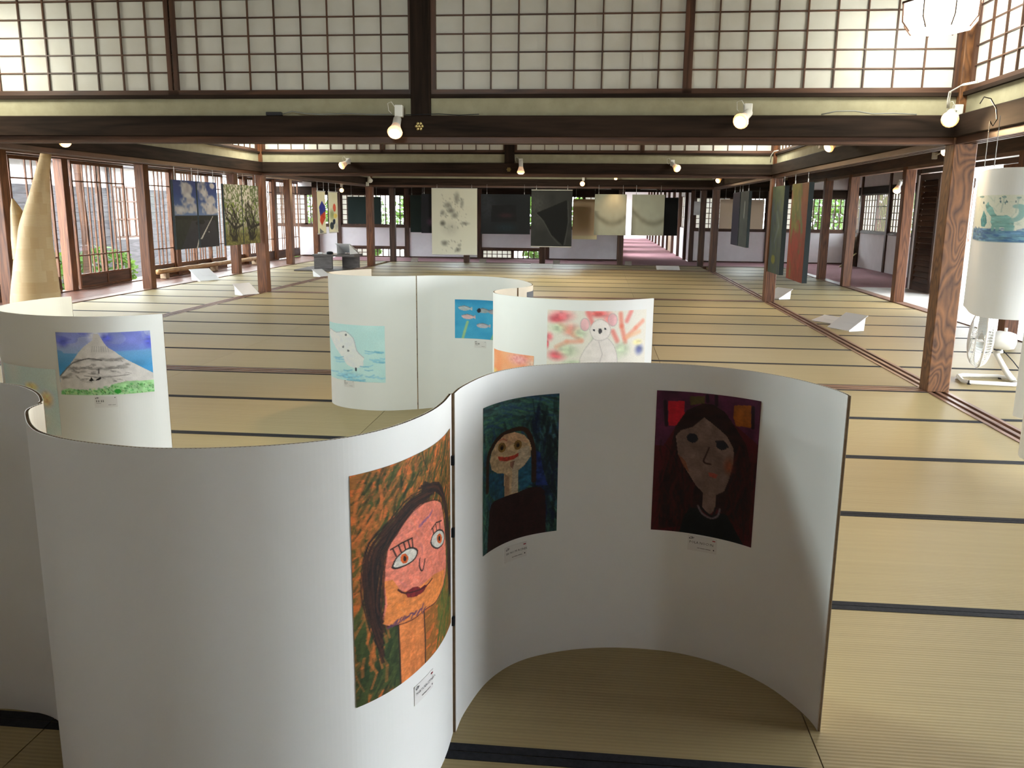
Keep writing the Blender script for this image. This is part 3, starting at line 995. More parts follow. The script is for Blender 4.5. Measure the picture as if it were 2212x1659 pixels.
def board_panel(label, pts, group, flip=1, tape=True, length=None):
    """bent corrugated board: two white liners with a brown fluted core between them"""
    sh = Sheet(pts, flip=flip)
    c = sh.at(sh.len / 2)
    t = thing('board_partition', label, 'partition', (float(c[0]), float(c[1]), 0), group)
    sheet_mesh('front_liner', sh, 0, sh.len, 0, PANEL_H, M_card, 0.0, -.0008, t, 130)
    sheet_mesh('back_liner', sh, 0, sh.len, 0, PANEL_H, M_cardback, -.0072, .0008, t, 130)
    nw = int(sh.len / .0085)
    ss = np.linspace(0, sh.len, nw * 6 + 1)
    off = -.0036 + .0028 * np.sin(np.arange(len(ss)) / 6 * 2 * math.pi)
    x, y = np.interp(ss, sh.S, sh.P[:, 0]), np.interp(ss, sh.S, sh.P[:, 1])
    nx, ny = np.interp(ss, sh.S, sh.Nn[:, 0]), np.interp(ss, sh.S, sh.Nn[:, 1])
    n = len(ss)
    v, f = [], []
    for z in (.0, PANEL_H - .0005):
        for d_ in (0, .0007):
            v += [(a, b, z) for a, b in zip(x + nx * (off + d_), y + ny * (off + d_))]
    for i in range(n - 1):
        f += [(i, i + 1, 2 * n + i + 1, 2 * n + i), (n + i + 1, n + i, 3 * n + i, 3 * n + i + 1), (2 * n + i, 2 * n + i + 1, 3 * n + i + 1, 3 * n + i)]
    b = MB()
    b.v, b.f = v, f
    b.build('fluted_core', M_brown, t)
    if tape:
        for s_ in (0.0, sh.len):
            sheet_mesh('end_strip', sh, s_ - .0012, s_ + .0012, 0, PANEL_H, M_brown, .0003, -.0078, t, 2)
    sh.obj = t
    return sh


# --- a small painter: shapes are given in photo coordinates and land on the sheet
def smooth_noise(ny, nx, fy, fx):
    gy, gx = max(2, int(fy)) + 2, max(2, int(fx)) + 2
    g = rng.random((gy, gx))
    yy, xx = np.linspace(0, gy - 2.001, ny), np.linspace(0, gx - 2.001, nx)
    iy, ix = yy.astype(int), xx.astype(int)
    ty, tx = yy - iy, xx - ix
    ty, tx = (ty * ty * (3 - 2 * ty))[:, None], (tx * tx * (3 - 2 * tx))[None]
    a = g[iy][:, ix] * (1 - tx) + g[iy][:, ix + 1] * tx
    b = g[iy + 1][:, ix] * (1 - tx) + g[iy + 1][:, ix + 1] * tx
    return a * (1 - ty) + b * ty


class Canvas:
    def __init__(s, sh, s0, s1, z0, z1, nx, ny, base, org=(0, 0), sc=1.0, gain=1.0, rnge=(-1, 1e9)):
        s.sh, s.s0, s.s1, s.z0, s.z1, s.nx, s.ny = sh, s0, s1, z0, z1, nx, ny
        s.org, s.sc, s.gain, s.rnge = org, sc, gain, rnge
        s.A = np.zeros((ny, nx, 3)) + np.array(base, float)
        s.Y, s.X = np.mgrid[0:ny, 0:nx].astype(float)

    def uv(s, p):
        h = s.sh.hit(s.org[0] + p[0] * s.sc, s.org[1] + p[1] * s.sc, *s.rnge)
        if h is None:
            return (0.0, 0.0)
        return ((h[0] - s.s0) / (s.s1 - s.s0) * (s.nx - 1), (s.z1 - h[1]) / (s.z1 - s.z0) * (s.ny - 1))

    def _mask(s, P):
        m = np.zeros((s.ny, s.nx), bool)
        P = np.array(P)
        for (x0, y0), (x1, y1) in zip(P, np.roll(P, -1, 0)):
            if y0 == y1:
                continue
            c = (s.Y >= min(y0, y1)) & (s.Y < max(y0, y1)) & (s.X < (x1 - x0) * (s.Y - y0) / (y1 - y0) + x0)
            m ^= c
        return m

    def blend(s, m, col, a=1.0, var=0.0, fy=20, fx=20):
        col = np.array(col, float)
        w = m.astype(float) * a
        if var:
            n = smooth_noise(s.ny, s.nx, fy, fx)
            c = col[None, None] * (1 + var * (n[..., None] - .5) * 2)
        else:
            c = col[None, None]
        s.A = s.A * (1 - w[..., None]) + c * w[..., None]

    def fill(s, pts, col, a=1.0, var=.1, fy=20, fx=20, raw=False):
        m = s._mask(pts if raw else [s.uv(p) for p in pts])
        s.blend(m, col, a, var, fy, fx)
        return m

    def soft(s, c, r, col, a=.8, raw=False):
        """soft round dab; centre and edge point in photo coordinates"""
        u = c if raw else s.uv(c)
        rx, ry = (r, r) if raw and np.isscalar(r) else r if raw else None, None
        if raw:
            rx, ry = (r, r) if np.isscalar(r) else r
        else:
            e1, e2 = s.uv((c[0] + r[0], c[1])), s.uv((c[0], c[1] + r[1]))
            rx, ry = max(1, math.hypot(e1[0] - u[0], e1[1] - u[1])), max(1, math.hypot(e2[0] - u[0], e2[1] - u[1]))
        d = ((s.X - u[0]) / rx) ** 2 + ((s.Y - u[1]) / ry) ** 2
        s.blend(np.clip(1.3 * np.exp(-d * 1.4) - .15, 0, 1), col, a, .15, 30, 30)

    def ell(s, c, rx, ry, col, a=1.0, rot=0, raw=False):
        cr, sr = math.cos(rot), math.sin(rot)
        pts = [(c[0] + rx * math.cos(t) * cr - ry * math.sin(t) * sr, c[1] + rx * math.cos(t) * sr + ry * math.sin(t) * cr) for t in np.linspace(0, 2 * math.pi, 22, endpoint=False)]
        return s.fill(pts, col, a, .06, raw=raw)

    def line(s, pts, w, col, a=1.0, raw=False, clip=None):
        P = [tuple(p) for p in (pts if raw else [s.uv(p) for p in pts])]
        if len(P) >= 4:
            q = np.array([P[0]] + P + [P[-1]], float)
            P = [tuple(.5 * (2 * q[i] + (q[i + 1] - q[i - 1]) * t + (2 * q[i - 1] - 5 * q[i] + 4 * q[i + 1] - q[i + 2]) * t * t + (3 * q[i] - q[i - 1] - 3 * q[i + 1] + q[i + 2]) * t ** 3)) for i in range(1, len(q) - 2) for t in (0, .34, .67)] + [P[-1]]
        for (x0, y0), (x1, y1) in zip(P[:-1], P[1:]):
            xa, xb = int(max(0, min(x0, x1) - w - 1)), int(min(s.nx, max(x0, x1) + w + 2))
            ya, yb = int(max(0, min(y0, y1) - w - 1)), int(min(s.ny, max(y0, y1) + w + 2))
            if xa >= xb or ya >= yb:
                continue
            X, Y = s.X[ya:yb, xa:xb], s.Y[ya:yb, xa:xb]
            dx, dy = x1 - x0, y1 - y0
            t = np.clip(((X - x0) * dx + (Y - y0) * dy) / (dx * dx + dy * dy + 1e-9), 0, 1)
            d = np.hypot(X - x0 - t * dx, Y - y0 - t * dy)
            k = np.clip(w / 2 + .5 - d, 0, 1) * a
            if clip is not None:
                k = k * clip[ya:yb, xa:xb]
            s.A[ya:yb, xa:xb] = s.A[ya:yb, xa:xb] * (1 - k[..., None]) + np.array(col, float) * k[..., None]

    def scribble(s, n, box_, ang, ln, w, cols, a=.5, clip=None, curve=.15):
        """loose strokes inside a raw box (fractions of the canvas)"""
        x0, x1, y0, y1 = box_[0] * s.nx, box_[1] * s.nx, box_[2] * s.ny, box_[3] * s.ny
        for _ in range(n):
            x, y = random.uniform(x0, x1), random.uniform(y0, y1)
            t = ang + random.gauss(0, .25)
            l_ = ln * s.ny * random.uniform(.4, 1.2)
            dx, dy = math.cos(t) * l_ / 2, math.sin(t) * l_ / 2
            cv = random.gauss(0, curve)
            s.line([(x - dx, y - dy), (x - dy * cv, y + dx * cv), (x + dx, y + dy)], w * random.uniform(.5, 1.4), random.choice(cols), a * random.uniform(.5, 1), True, clip)

    def grain(s, amt, fy, fx):
        n = smooth_noise(s.ny, s.nx, fy, fx) * .5 + smooth_noise(s.ny, s.nx, s.ny * .9, s.nx * .5) * .5
        s.A = s.A * (1 + amt * 2 * (n - .5))[..., None]

    def build(s, name, parent=None, off=.0015, label=None, curl=0.0):
        """the painted sheet as a grid mesh with its colours, plus a thin backing"""
        A = np.clip(s.A, 0, 255) / 255
        A = np.where(A <= .04045, A / 12.92, ((A + .055) / 1.055) ** 2.4) * s.gain
        A = np.clip(A, .002, .92)
        ss = np.linspace(s.s0, s.s1, s.nx)
        x, y = s.sh.at(ss, off)
        zz = np.linspace(s.z1, s.z0, s.ny)
        V = np.zeros((s.ny, s.nx, 3))
        V[..., 0], V[..., 1], V[..., 2] = x[None], y[None], zz[:, None]
        V = V.reshape(-1, 3)
        i = np.arange((s.ny - 1) * s.nx).reshape(s.ny - 1, s.nx)[:, :-1].ravel()
        F = np.c_[i, i + s.nx, i + s.nx + 1, i + 1]
        # thin rim and back so that the sheet is a solid
        loc = V.mean(0)
        loc[2] = s.z0
        bx_, by_ = s.sh.at(ss, off - .0008)
        nb_ = len(V)
        B = np.zeros((2, s.nx, 3))
        B[..., 0], B[..., 1] = bx_, by_
        B[0, :, 2], B[1, :, 2] = s.z1, s.z0
        V2 = np.vstack([V, B.reshape(-1, 3)])
        j = np.arange(s.nx - 1)
        lastrow = (s.ny - 1) * s.nx
        F2 = np.vstack([F, np.c_[nb_ + j + 1, nb_ + s.nx + j + 1, nb_ + s.nx + j, nb_ + j], np.c_[j, j + 1, nb_ + j + 1, nb_ + j], np.c_[lastrow + j + 1, lastrow + j, nb_ + s.nx + j, nb_ + s.nx + j + 1]])
        me = bpy.data.meshes.new(name)
        me.from_pydata([tuple(q) for q in (V2 - loc)], [], F2.tolist())
        C = np.ones((len(V2), 4), np.float32)
        C[:nb_, :3] = A.reshape(-1, 3)
        C[nb_:, :3] = .6
        at_ = me.color_attributes.new('paint', 'FLOAT_COLOR', 'POINT')
        at_.data.foreach_set('color', C.ravel())
        me.materials.append(M_paint)
        me.update()
        return put(name, me, loc, parent)


def canvas_at(sh, tl, br, nx, ny, base, org, sc, gain=1.0, rnge=(-1, 1e9), ext=(0, 0)):
    """canvas spanned by two opposite corners in photo coordinates"""
    a = sh.hit(org[0] + tl[0] * sc, org[1] + tl[1] * sc, *rnge)
    b = sh.hit(org[0] + br[0] * sc, org[1] + br[1] * sc, *rnge)
    return Canvas(sh, a[0], b[0] + ext[0], b[1] - ext[1], a[1], nx, ny, base, org, sc, gain, rnge)


M_ink = mat('card_ink', (.03, .03, .035), .8)
M_ink2 = mat('card_ink_red', (.35, .02, .03), .8)
_txt = {}


def text_on(sh, parent, s0, z0, size, body, m=None, name='lettering', off=.0030):
    """flat letters wrapped on the sheet"""
    cu = bpy.data.curves.new('lettering', 'FONT')
    cu.body = body
    cu.size = size
    cu.resolution_u = 1
    ob = bpy.data.objects.new('lettering_tmp', cu)
    COL.objects.link(ob)
    dg = bpy.context.evaluated_depsgraph_get()
    me = bpy.data.meshes.new_from_object(ob.evaluated_get(dg))
    bpy.data.objects.remove(ob)
    if not len(me.vertices):
        return None
    co = np.array([v.co[:] for v in me.vertices])
    x, y = sh.at(s0 + co[:, 0], off)
    V = np.c_[x, y, z0 + co[:, 1]]
    loc = V.mean(0)
    me.vertices.foreach_set('co', (V - loc).astype(np.float32).ravel())
    me.materials.clear()
    me.materials.append(m or M_ink)
    me.update()
    return put(name, me, loc, parent)


M_tag = mat('caption_card_paper', (.74, .73, .72), .7)


def caption(sh, parent_label, px, py, w, h, line1, line2, sub='', rnge=(-1, 1e9), mark=True, group='caption cards on the board partitions'):
    c = sh.hit(px, py, *rnge)
    t = thing('caption_card', parent_label, 'card', (*[float(q) for q in sh.at(c[0], .001)], c[1] - h / 2), group)
    s0, z1 = c[0] - w / 2, c[1] + h / 2
    sheet_mesh('card_sheet', sh, s0, s0 + w, z1 - h, z1, M_tag, .0008, .0006, t, 8)
    if isinstance(line1, str):
        text_on(sh, t, s0 + w * .06, z1 - h * .50, h * (.24 if len(line1) < 13 else .205), line1)
    else:
        # characters too small to read: small dark blots where they stand
        for f in line1:
            for dz in (.0, .075, .14):
                sheet_mesh('character', sh, s0 + w * f, s0 + w * (f + .05), z1 - h * (.36 + dz), z1 - h * (.33 + dz), M_ink, .0028, .0003, t, 2)
            sheet_mesh('character', sh, s0 + w * (f + .018), s0 + w * (f + .032), z1 - h * .50, z1 - h * .33, M_ink, .0028, .0003, t, 2)
        sheet_mesh('fine_print', sh, s0 + w * .08, s0 + w * .30, z1 - h * .62, z1 - h * .60, M_ink, .0028, .0003, t, 3)
    for f0, f1 in line2:
        sheet_mesh('fine_print', sh, s0 + w * f0, s0 + w * f1, z1 - h * .78, z1 - h * .755, M_ink, .0028, .0003, t, 3)
    sheet_mesh('dot', sh, s0 + w * .89, s0 + w * .925, z1 - h * (.78 if mark else .16), z1 - h * (.70 if mark else .08), M_ink, .0028, .0003, t, 2)
    # little leaf-like mark and a small flag
    a = np.linspace(0, 2 * math.pi, 13)[:-1]
    cs, cz, r = s0 + w * .11, z1 - h * .14, h * .10
    for k, (dx, rr) in enumerate(((0, r), (r * 1.2, r * .7))):
        ss = np.array([cs + dx + rr * math.cos(q) * 1.2 for q in a])
        zz = np.array([cz + rr * math.sin(q + .5) * .8 for q in a])
        x, y = sh.at(ss, .003)
        b = MB()
        x2, y2 = sh.at(cs + dx + (ss - cs - dx) * .6, .003)
        n = len(a)
        b.v = [(p, q, z) for p, q, z in zip(x, y, zz)] + [(p, q, cz + (z - cz) * .6) for p, q, z in zip(x2, y2, zz)]
        b.f = [(i, (i + 1) % n, n + (i + 1) % n, n + i) for i in range(n)]
        b.build('emblem', M_ink, t)
    if mark:
        sheet_mesh('flag', sh, s0 + w * .85, s0 + w * .95, z1 - h * .16, z1 - h * .10, M_ink2, .0028, .0004, t, 3)
    return t


# --- the partitions
gA = 'white bent board partitions'
A_pts = [(-.322, 1.900), (-.313, 1.99), (-.272, 2.145), (-.195, 2.262), (-.075, 2.335), (.055, 2.372), (.175, 2.378), (.29, 2.362), (.41, 2.306), (.51, 2.212), (.573, 2.10), (.594, 2.035), (.596, 2.010)]
B_pts = [(-1.192, 1.675), (-1.186, 1.62), (-1.149, 1.563), (-1.093, 1.494), (-1.033, 1.442), (-.94, 1.400), (-.809, 1.373), (-.72, 1.377), (-.639, 1.396), (-.564, 1.422), (-.491, 1.462), (-.436, 1.51), (-.384, 1.59), (-.345, 1.70), (-.33, 1.80), (-.3285, 1.898)]
C_pts = [(-2.05, 1.46), (-1.98, 1.60), (-1.86, 1.735), (-1.70, 1.825), (-1.55, 1.862), (-1.45, 1.861), (-1.36, 1.838), (-1.275, 1.775), (-1.215, 1.705), (-1.202, 1.68)]
G_pts = [(-2.467, 3.762), (-2.518, 3.690), (-2.545, 3.52), (-2.52, 3.34), (-2.46, 3.235), (-2.38, 3.16), (-2.21, 3.085), (-2.033, 3.062), (-1.885, 3.089), (-1.785, 3.150), (-1.722, 3.207)]
D_pts = [(-1.602, 5.926), (-1.70, 5.80), (-1.775, 5.66), (-1.79, 5.53), (-1.735, 5.42), (-1.64, 5.345), (-1.50, 5.297), (-1.36, 5.295), (-1.25, 5.328), (-1.157, 5.370)]
E_pts = [(-1.153, 5.372), (-1.03, 5.43), (-.80, 5.44), (-.63, 5.375), (-.48, 5.21), (-.395, 5.0), (-.37, 4.85), (-.39, 4.74), (-.435, 4.66)]
F_pts = [(-.440, 4.655), (-.50, 4.58), (-.538, 4.48), (-.535, 4.38), (-.49, 4.27), (-.36, 4.155), (-.18, 4.075), (-.01, 4.060), (.15, 4.12), (.285, 4.226)]
shA = board_panel('white bent board partition carrying the teal portrait and the maroon portrait', A_pts, gA)
shB = board_panel('white bent board partition bulging forward and carrying the orange crayon portrait', B_pts, gA)
shC = board_panel('blank white bent board partition joined behind the one with the orange portrait', C_pts, gA)
shG = board_panel('white bent board partition carrying the snowy volcano watercolour', G_pts, gA)
shD = board_panel('white bent board partition carrying the pale polar bear drawing', D_pts, gA)
shE = board_panel('white bent board partition carrying the blue fish painting', E_pts, gA)
shF = board_panel('white bent board partition carrying the koala drawing', F_pts, gA)
# dark clips on the seam of the two front boards
for z, lab in ((.30, 'lowest'), (.53, 'middle'), (.71, 'topmost')):
    c = thing('seam_clip', 'small black clip joining the two front boards, %s of three on the seam' % lab, 'clip', (-.325, 1.893, z), 'black clips on the front seam')
    box('jaw', -.3285, -.3215, 1.885, 1.895, z, z + .022, M_black, c)
    box('tongue', -.327, -.323, 1.895, 1.915, z + .006, z + .016, M_black, c)

GA = 1.6   # the pictures hang in dim light: paper colours as they are, not as they look here

# 1. orange crayon portrait
O1, S1 = (720, 920), 300 / 778
cv = canvas_at(shB, (78, 283), (658, 1185), 150, 300, (196, 104, 48), O1, S1, GA, (.7, 9))
h0, h1 = cv.uv((137, 1585)), cv.uv((648, 57))
b_ = shB.hit(O1[0] + 137 * S1, O1[1] + 1585 * S1, .7, 9)
t_ = shB.hit(O1[0] + 78 * S1, O1[1] + 283 * S1, .7, 9)
r_ = shB.hit(O1[0] + 653 * S1, O1[1] + 620 * S1, .7, 9)
cv = Canvas(shB, (b_[0] + t_[0]) / 2, r_[0], b_[1] + .004, t_[1], 170, 330, (196, 104, 48), O1, S1, 1.0, (.7, 9))
GRN = [(58, 72, 30), (70, 82, 36), (44, 58, 26), (84, 80, 36), (38, 46, 24), (34, 44, 22)]
n = smooth_noise(cv.ny, cv.nx, 60, 16)
cv.blend(n > .35, (110, 88, 38), .55)
cv.scribble(700, (.02, .98, .02, .62), 2.0, .10, 3, GRN, .7)
cv.scribble(110, (.05, .95, .02, .5), 1.9, .08, 2.5, [(198, 108, 48), (176, 96, 46)], .55)
cv.scribble(260, (.02, .42, .62, .98), 1.9, .14, 5, [(40, 58, 30), (34, 46, 24), (58, 70, 34), (70, 84, 40)], .8)
cv.scribble(140, (.70, .98, .50, .97), 1.75, .16, 4, [(88, 104, 44), (72, 92, 40), (128, 104, 48)], .7)
cv.scribble(60, (.02, .20, .08, .9), 1.65, .12, 3, [(200, 108, 50)], .6)
face = [(300, 690), (340, 620), (380, 560), (430, 490), (480, 440), (560, 415), (600, 430), (615, 520), (625, 640), (628, 800), (610, 900), (570, 985), (515, 1025), (440, 1085), (330, 1120), (270, 1110), (285, 1000), (280, 850)]
mf = cv.fill(face, (222, 126, 104), 1, .10, 60, 12)
cv.scribble(300, (.2, .98, .12, .70), 1.2, .05, 2, [(228, 120, 96), (232, 146, 124), (214, 112, 84), (206, 120, 116)], .5, mf)
mj = cv.fill([(282, 870), (300, 1000), (275, 1108), (330, 1118), (440, 1083), (515, 1023), (570, 983), (608, 900), (622, 800), (560, 830), (480, 900), (380, 930), (330, 860)], (220, 132, 62), .85, .1, 60, 12)
cv.scribble(90, (.2, .9, .45, .75), 1.2, .05, 2, [(224, 130, 58), (226, 146, 84)], .5, mj)
mn = cv.fill([(362, 1110), (505, 1035), (515, 1365), (375, 1455)], (212, 124, 66), 1, .12, 40, 20)
cv.scribble(90, (.3, .85, .7, .99), 1.6, .08, 2, [(222, 136, 80), (190, 104, 56)], .5, mn)
cv.line([(362, 1115), (370, 1280), (376, 1455)], 2, (40, 25, 22), .9)
cv.line([(505, 1038), (512, 1200), (513, 1365)], 2, (40, 25, 22), .9)
HAIR = [(34, 22, 22), (50, 32, 26), (24, 18, 20), (66, 36, 26)]
for k in range(46):
    f = k / 45
    j = lambda s_=10: random.gauss(0, s_)
    cv.line([(585 - 60 * f + j(6), 330 + 75 * f + j(5)), (440 + j(), 400 + 70 * f + j()), (330 + 20 * f + j(), 520 + 90 * f + j()), (205 + 75 * f + j(), 660 + 70 * f + j()), (160 + 110 * f + j(), 820 + j()), (175 + 85 * f + j(8), 1000 + j()), (225 + 45 * f + j(8), 1180 + j(20) - 120 * f), (280 - 15 * f + j(6), 1310 + j(30) - 260 * f)], random.uniform(.9, 2.4), random.choice(HAIR), .75)
for k in range(26):
    j = lambda s_=5: random.gauss(0, s_)
    cv.line([(520 + j(20), 345 + j(18)), (585 + j(), 350 + j(14)), (622 + j(), 440 + j(12)), (638 + j(), 600 + j()), (645 + j(4), 760), (648 + j(4), 900 + j(50))], random.uniform(1.5, 3.5), random.choice(HAIR), .8)
cv.line(face + [face[0]], 1.6, (60, 26, 24), .7)
for k in range(30):
    f = k / 29
    cv.line([(300 + 205 * f, 1135 - 110 * f + random.gauss(0, 9)), (310 + 205 * f, 1120 - 108 * f + random.gauss(0, 9))], 2.2, (96, 60, 88), .8)
eye1 = [(328, 790), (350, 740), (400, 695), (440, 682), (468, 700), (455, 740), (420, 770), (370, 792), (340, 797)]
eye2 = [(543, 650), (555, 610), (585, 583), (610, 590), (618, 620), (610, 660), (580, 685), (552, 672)]
for e in (eye1, eye2):
    cv.fill(e, (204, 200, 190), 1, .06)
    cv.line(e + [e[0]], 2.0, (26, 20, 20), .95)
cv.ell((395, 742), 22, 28, (206, 92, 34))
cv.ell((397, 743), 9, 16, (28, 18, 16))
cv.ell((591, 630), 14, 28, (200, 90, 36))
cv.ell((591, 630), 6, 14, (28, 18, 16))
cv.line([(318, 692), (380, 655), (438, 627)], 2, (26, 20, 20))
for a_, b_ in (((330, 688), (350, 730)), ((362, 668), (377, 706)), ((390, 650), (402, 692)), ((415, 638), (427, 684)), ((438, 628), (442, 678))):
    cv.line([a_, b_], 1.6, (26, 20, 20))
cv.line([(545, 580), (572, 542), (602, 530)], 1.8, (26, 20, 20))
for a_, b_ in (((552, 572), (560, 606)), ((570, 550), (577, 590)), ((592, 536), (594, 582))):
    cv.line([a_, b_], 1.5, (26, 20, 20))
cv.line([(482, 740), (479, 780), (488, 808), (500, 802), (510, 745)], 1.8, (50, 26, 26))
cv.fill([(398, 935), (440, 905), (470, 898), (485, 908), (510, 888), (522, 895), (500, 930), (460, 955), (415, 962)], (118, 26, 32), 1, .15, 60, 60)
cv.line([(360, 917), (400, 936), (480, 917), (520, 892), (550, 855)], 2, (60, 16, 20))
for k in range(9):
    cv.line([(480 + k * 7 + random.gauss(0, 4), 565 - k * 9), (495 + k * 7, 548 - k * 9 + random.gauss(0, 5))], 3, (140, 92, 128), .6)
cv.grain(.15, 90, 50)
p = cv.build('crayon_portrait')
tag(p, 'orange crayon portrait of a smiling face with long black hair, on green scribbles', 'painting', 'pictures on the board partitions')

# 2. teal portrait
O2, S2 = (980, 820), 300 / 1185
tl, bl, tr, brr = (shA.hit(O2[0] + x * S2, O2[1] + y * S2) for x, y in ((248, 238), (247, 1500), (902, 125), (875, 1295)))
cv = Canvas(shA, (tl[0] + bl[0]) / 2, (tr[0] + brr[0]) / 2, (bl[1] + brr[1]) / 2, (tl[1] + tr[1]) / 2, 130, 250, (30, 58, 56), O2, S2, GA)
TEAL = [(36, 66, 62), (50, 92, 84), (28, 52, 66), (62, 100, 74), (22, 36, 38), (32, 56, 88), (46, 82, 60), (56, 88, 78)]
cv.scribble(500, (0, 1, 0, .3), .15, .14, 4, TEAL, .6)
cv.scribble(700, (0, 1, .2, 1), 1.5, .12, 3.5, TEAL, .6)
cv.scribble(160, (.72, .98, .1, 1), 1.5, .16, 4, [(14, 22, 26), (18, 34, 40), (14, 20, 46)], .7)
cv.fill([(295, 800), (425, 800), (425, 1005), (345, 1030), (300, 980)], (26, 60, 86), .7, .3, 60, 20)
cv.fill([(552, 770), (660, 640), (668, 890), (555, 950)], (28, 70, 96), .8, .3, 60, 20)
cv.fill([(690, 600), (735, 620), (760, 760), (800, 900), (700, 900)], (22, 36, 84), .8, .3, 60, 20)
cv.line([(283, 960), (285, 800), (292, 660), (335, 560), (400, 480), (480, 438), (560, 418), (615, 432), (655, 500), (676, 590), (683, 700), (680, 860)], 7, (40, 24, 16), .95)
mf = cv.fill([(305, 700), (320, 620), (370, 530), (440, 465), (520, 447), (600, 470), (645, 520), (660, 580), (655, 650), (600, 730), (550, 770), (548, 960), (430, 1000), (425, 800), (370, 800), (320, 770)], (158, 136, 106), 1, .14, 30, 14)
cv.fill([(550, 600), (640, 560), (655, 640), (600, 725), (545, 775), (545, 955), (490, 975), (500, 700)], (142, 132, 116), .7, .1)
cv.fill([(345, 560), (430, 470), (520, 450), (600, 480), (640, 540), (540, 520), (440, 590), (400, 540)], (168, 130, 100), .7, .1)
cv.fill([(430, 800), (470, 830), (470, 980), (430, 1000)], (104, 72, 56), .5, .2)
cv.fill([(480, 700), (520, 690), (500, 760), (480, 740)], (96, 62, 52), .8, .2)
for c in ((408, 580), (545, 556)):
    cv.ell(c, 33, 43, (104, 78, 40), 1, .3)
    cv.ell(c, 17, 24, (60, 40, 22), .8, .3)
    cv.ell((c[0] + 2, c[1] + 4), 11, 16, (22, 16, 14), 1, .3)
cv.fill([(372, 655), (440, 662), (520, 640), (553, 622), (550, 650), (510, 680), (440, 697), (385, 690)], (146, 50, 40), 1, .15, 40, 40)
cv.line([(388, 520), (420, 505), (450, 520)], 2.5, (150, 92, 72), .8)
cv.fill([(280, 1490), (300, 1130), (315, 1070), (345, 1035), (430, 1000), (550, 960), (650, 915), (740, 915), (775, 945), (785, 1100), (780, 1320), (600, 1370), (420, 1440)], (32, 16, 16), 1, .12)
cv.grain(.18, 90, 40)
p = cv.build('teal_portrait')
tag(p, 'dark teal painted portrait with a pale long-necked face, brown hair and maroon body', 'painting', 'pictures on the board partitions')

# 3. maroon portrait
O3 = (1370, 820)
tl, bl, tr, brr = (shA.hit(O3[0] + x * S2, O3[1] + y * S2) for x, y in ((190, 87), (147, 1272), (1078, 187), (1008, 1442)))
cv = Canvas(shA, (tl[0] + bl[0]) / 2, (tr[0] + brr[0]) / 2, (bl[1] + brr[1]) / 2, (tl[1] + tr[1]) / 2, 150, 210, (62, 14, 18), O3, S2, 1.3)
cv.fill([(190, 87), (1078, 187), (1060, 560), (900, 420), (600, 220), (400, 330), (250, 560), (180, 560)], (64, 26, 46), 1, .25, 12, 12)
cv.fill([(290, 182), (430, 182), (430, 330), (370, 392), (292, 388)], (158, 22, 34), 1, .1)
cv.fill([(858, 218), (1000, 222), (1000, 410), (868, 395), (848, 320)], (124, 66, 18), 1, .15)
cv.fill([(475, 142), (605, 140), (605, 200), (480, 218)], (66, 56, 28), 1, .15)
for pl in ([(265, 185), (270, 290), (275, 385)], [(625, 140), (628, 185)], [(702, 140), (704, 215)], [(1018, 240), (1015, 410)]):
    cv.line(pl, 5, (24, 10, 16), .9)
cv.fill([(590, 200), (680, 215), (780, 280), (880, 430), (960, 560), (1000, 750), (1000, 1000), (975, 1330), (700, 1100), (640, 1050), (580, 1100), (400, 1250), (200, 1270), (230, 900), (300, 640), (350, 400), (450, 260)], (28, 13, 11), .95, .25, 40, 12)
cv.scribble(120, (.05, .4, .4, .95), 1.6, .2, 3, [(44, 14, 12), (22, 10, 9), (58, 18, 16)], .6)
cv.scribble(120, (.72, .98, .4, .95), 1.55, .2, 3, [(40, 13, 12), (22, 10, 9), (56, 18, 16)], .6)
mf = cv.fill([(355, 480), (400, 432), (500, 402), (600, 322), (700, 400), (790, 480), (850, 590), (850, 700), (810, 850), (770, 950), (700, 985), (695, 1100), (640, 1160), (580, 1080), (590, 970), (520, 890), (440, 760), (375, 640)], (98, 78, 70), 1, .14, 16, 16)
cv.fill([(365, 620), (440, 700), (470, 790), (420, 740)], (112, 58, 34), .7, .2)
cv.soft((808, 740), (48, 80), (116, 56, 34), .8)
for c in ((497, 497), (748, 560)):
    cv.ell(c, 50, 40, (26, 26, 32), 1, .35)
cv.line([(700, 528), (760, 528), (800, 575)], 3, (30, 26, 30), .9)
cv.line([(640, 580), (615, 640), (593, 690), (610, 712), (655, 722)], 2.2, (44, 26, 22), .9)
cv.fill([(630, 790), (680, 800), (715, 808), (700, 842), (645, 828)], (126, 58, 48), 1, .1)
cv.fill([(480, 1090), (560, 1100), (600, 1150), (660, 1180), (720, 1130), (790, 1155), (860, 1280), (940, 1425), (380, 1300), (430, 1150)], (10, 12, 12), 1, .2)
cv.line([(545, 1075), (580, 1140), (650, 1180), (710, 1165), (732, 1105)], 3, (88, 76, 78), .9)
cv.line([(570, 1090), (620, 1140), (670, 1165), (695, 1095)], 3, (16, 12, 14), .9)
cv.grain(.10, 80, 40)
p = cv.build('maroon_portrait')
tag(p, 'dark maroon painted portrait of a long-haired figure in black with red and orange squares', 'painting', 'pictures on the board partitions')

caption(shB, 'white caption card under the orange crayon portrait', 916, 1484, .085, .045, 'MARTA NACZYNSKA', ((.34, .42), (.44, .60), (.62, .80)), rnge=(.7, 9))
caption(shA, 'white caption card under the teal portrait', 1112, 1192, .085, .045, 'BRUNO MURCINEK', ((.34, .42), (.44, .60), (.62, .80)))
caption(shA, 'white caption card under the maroon portrait', 1517, 1176, .085, .045, 'POLA NOCUN', ((.34, .42), (.44, .60), (.62, .80)))

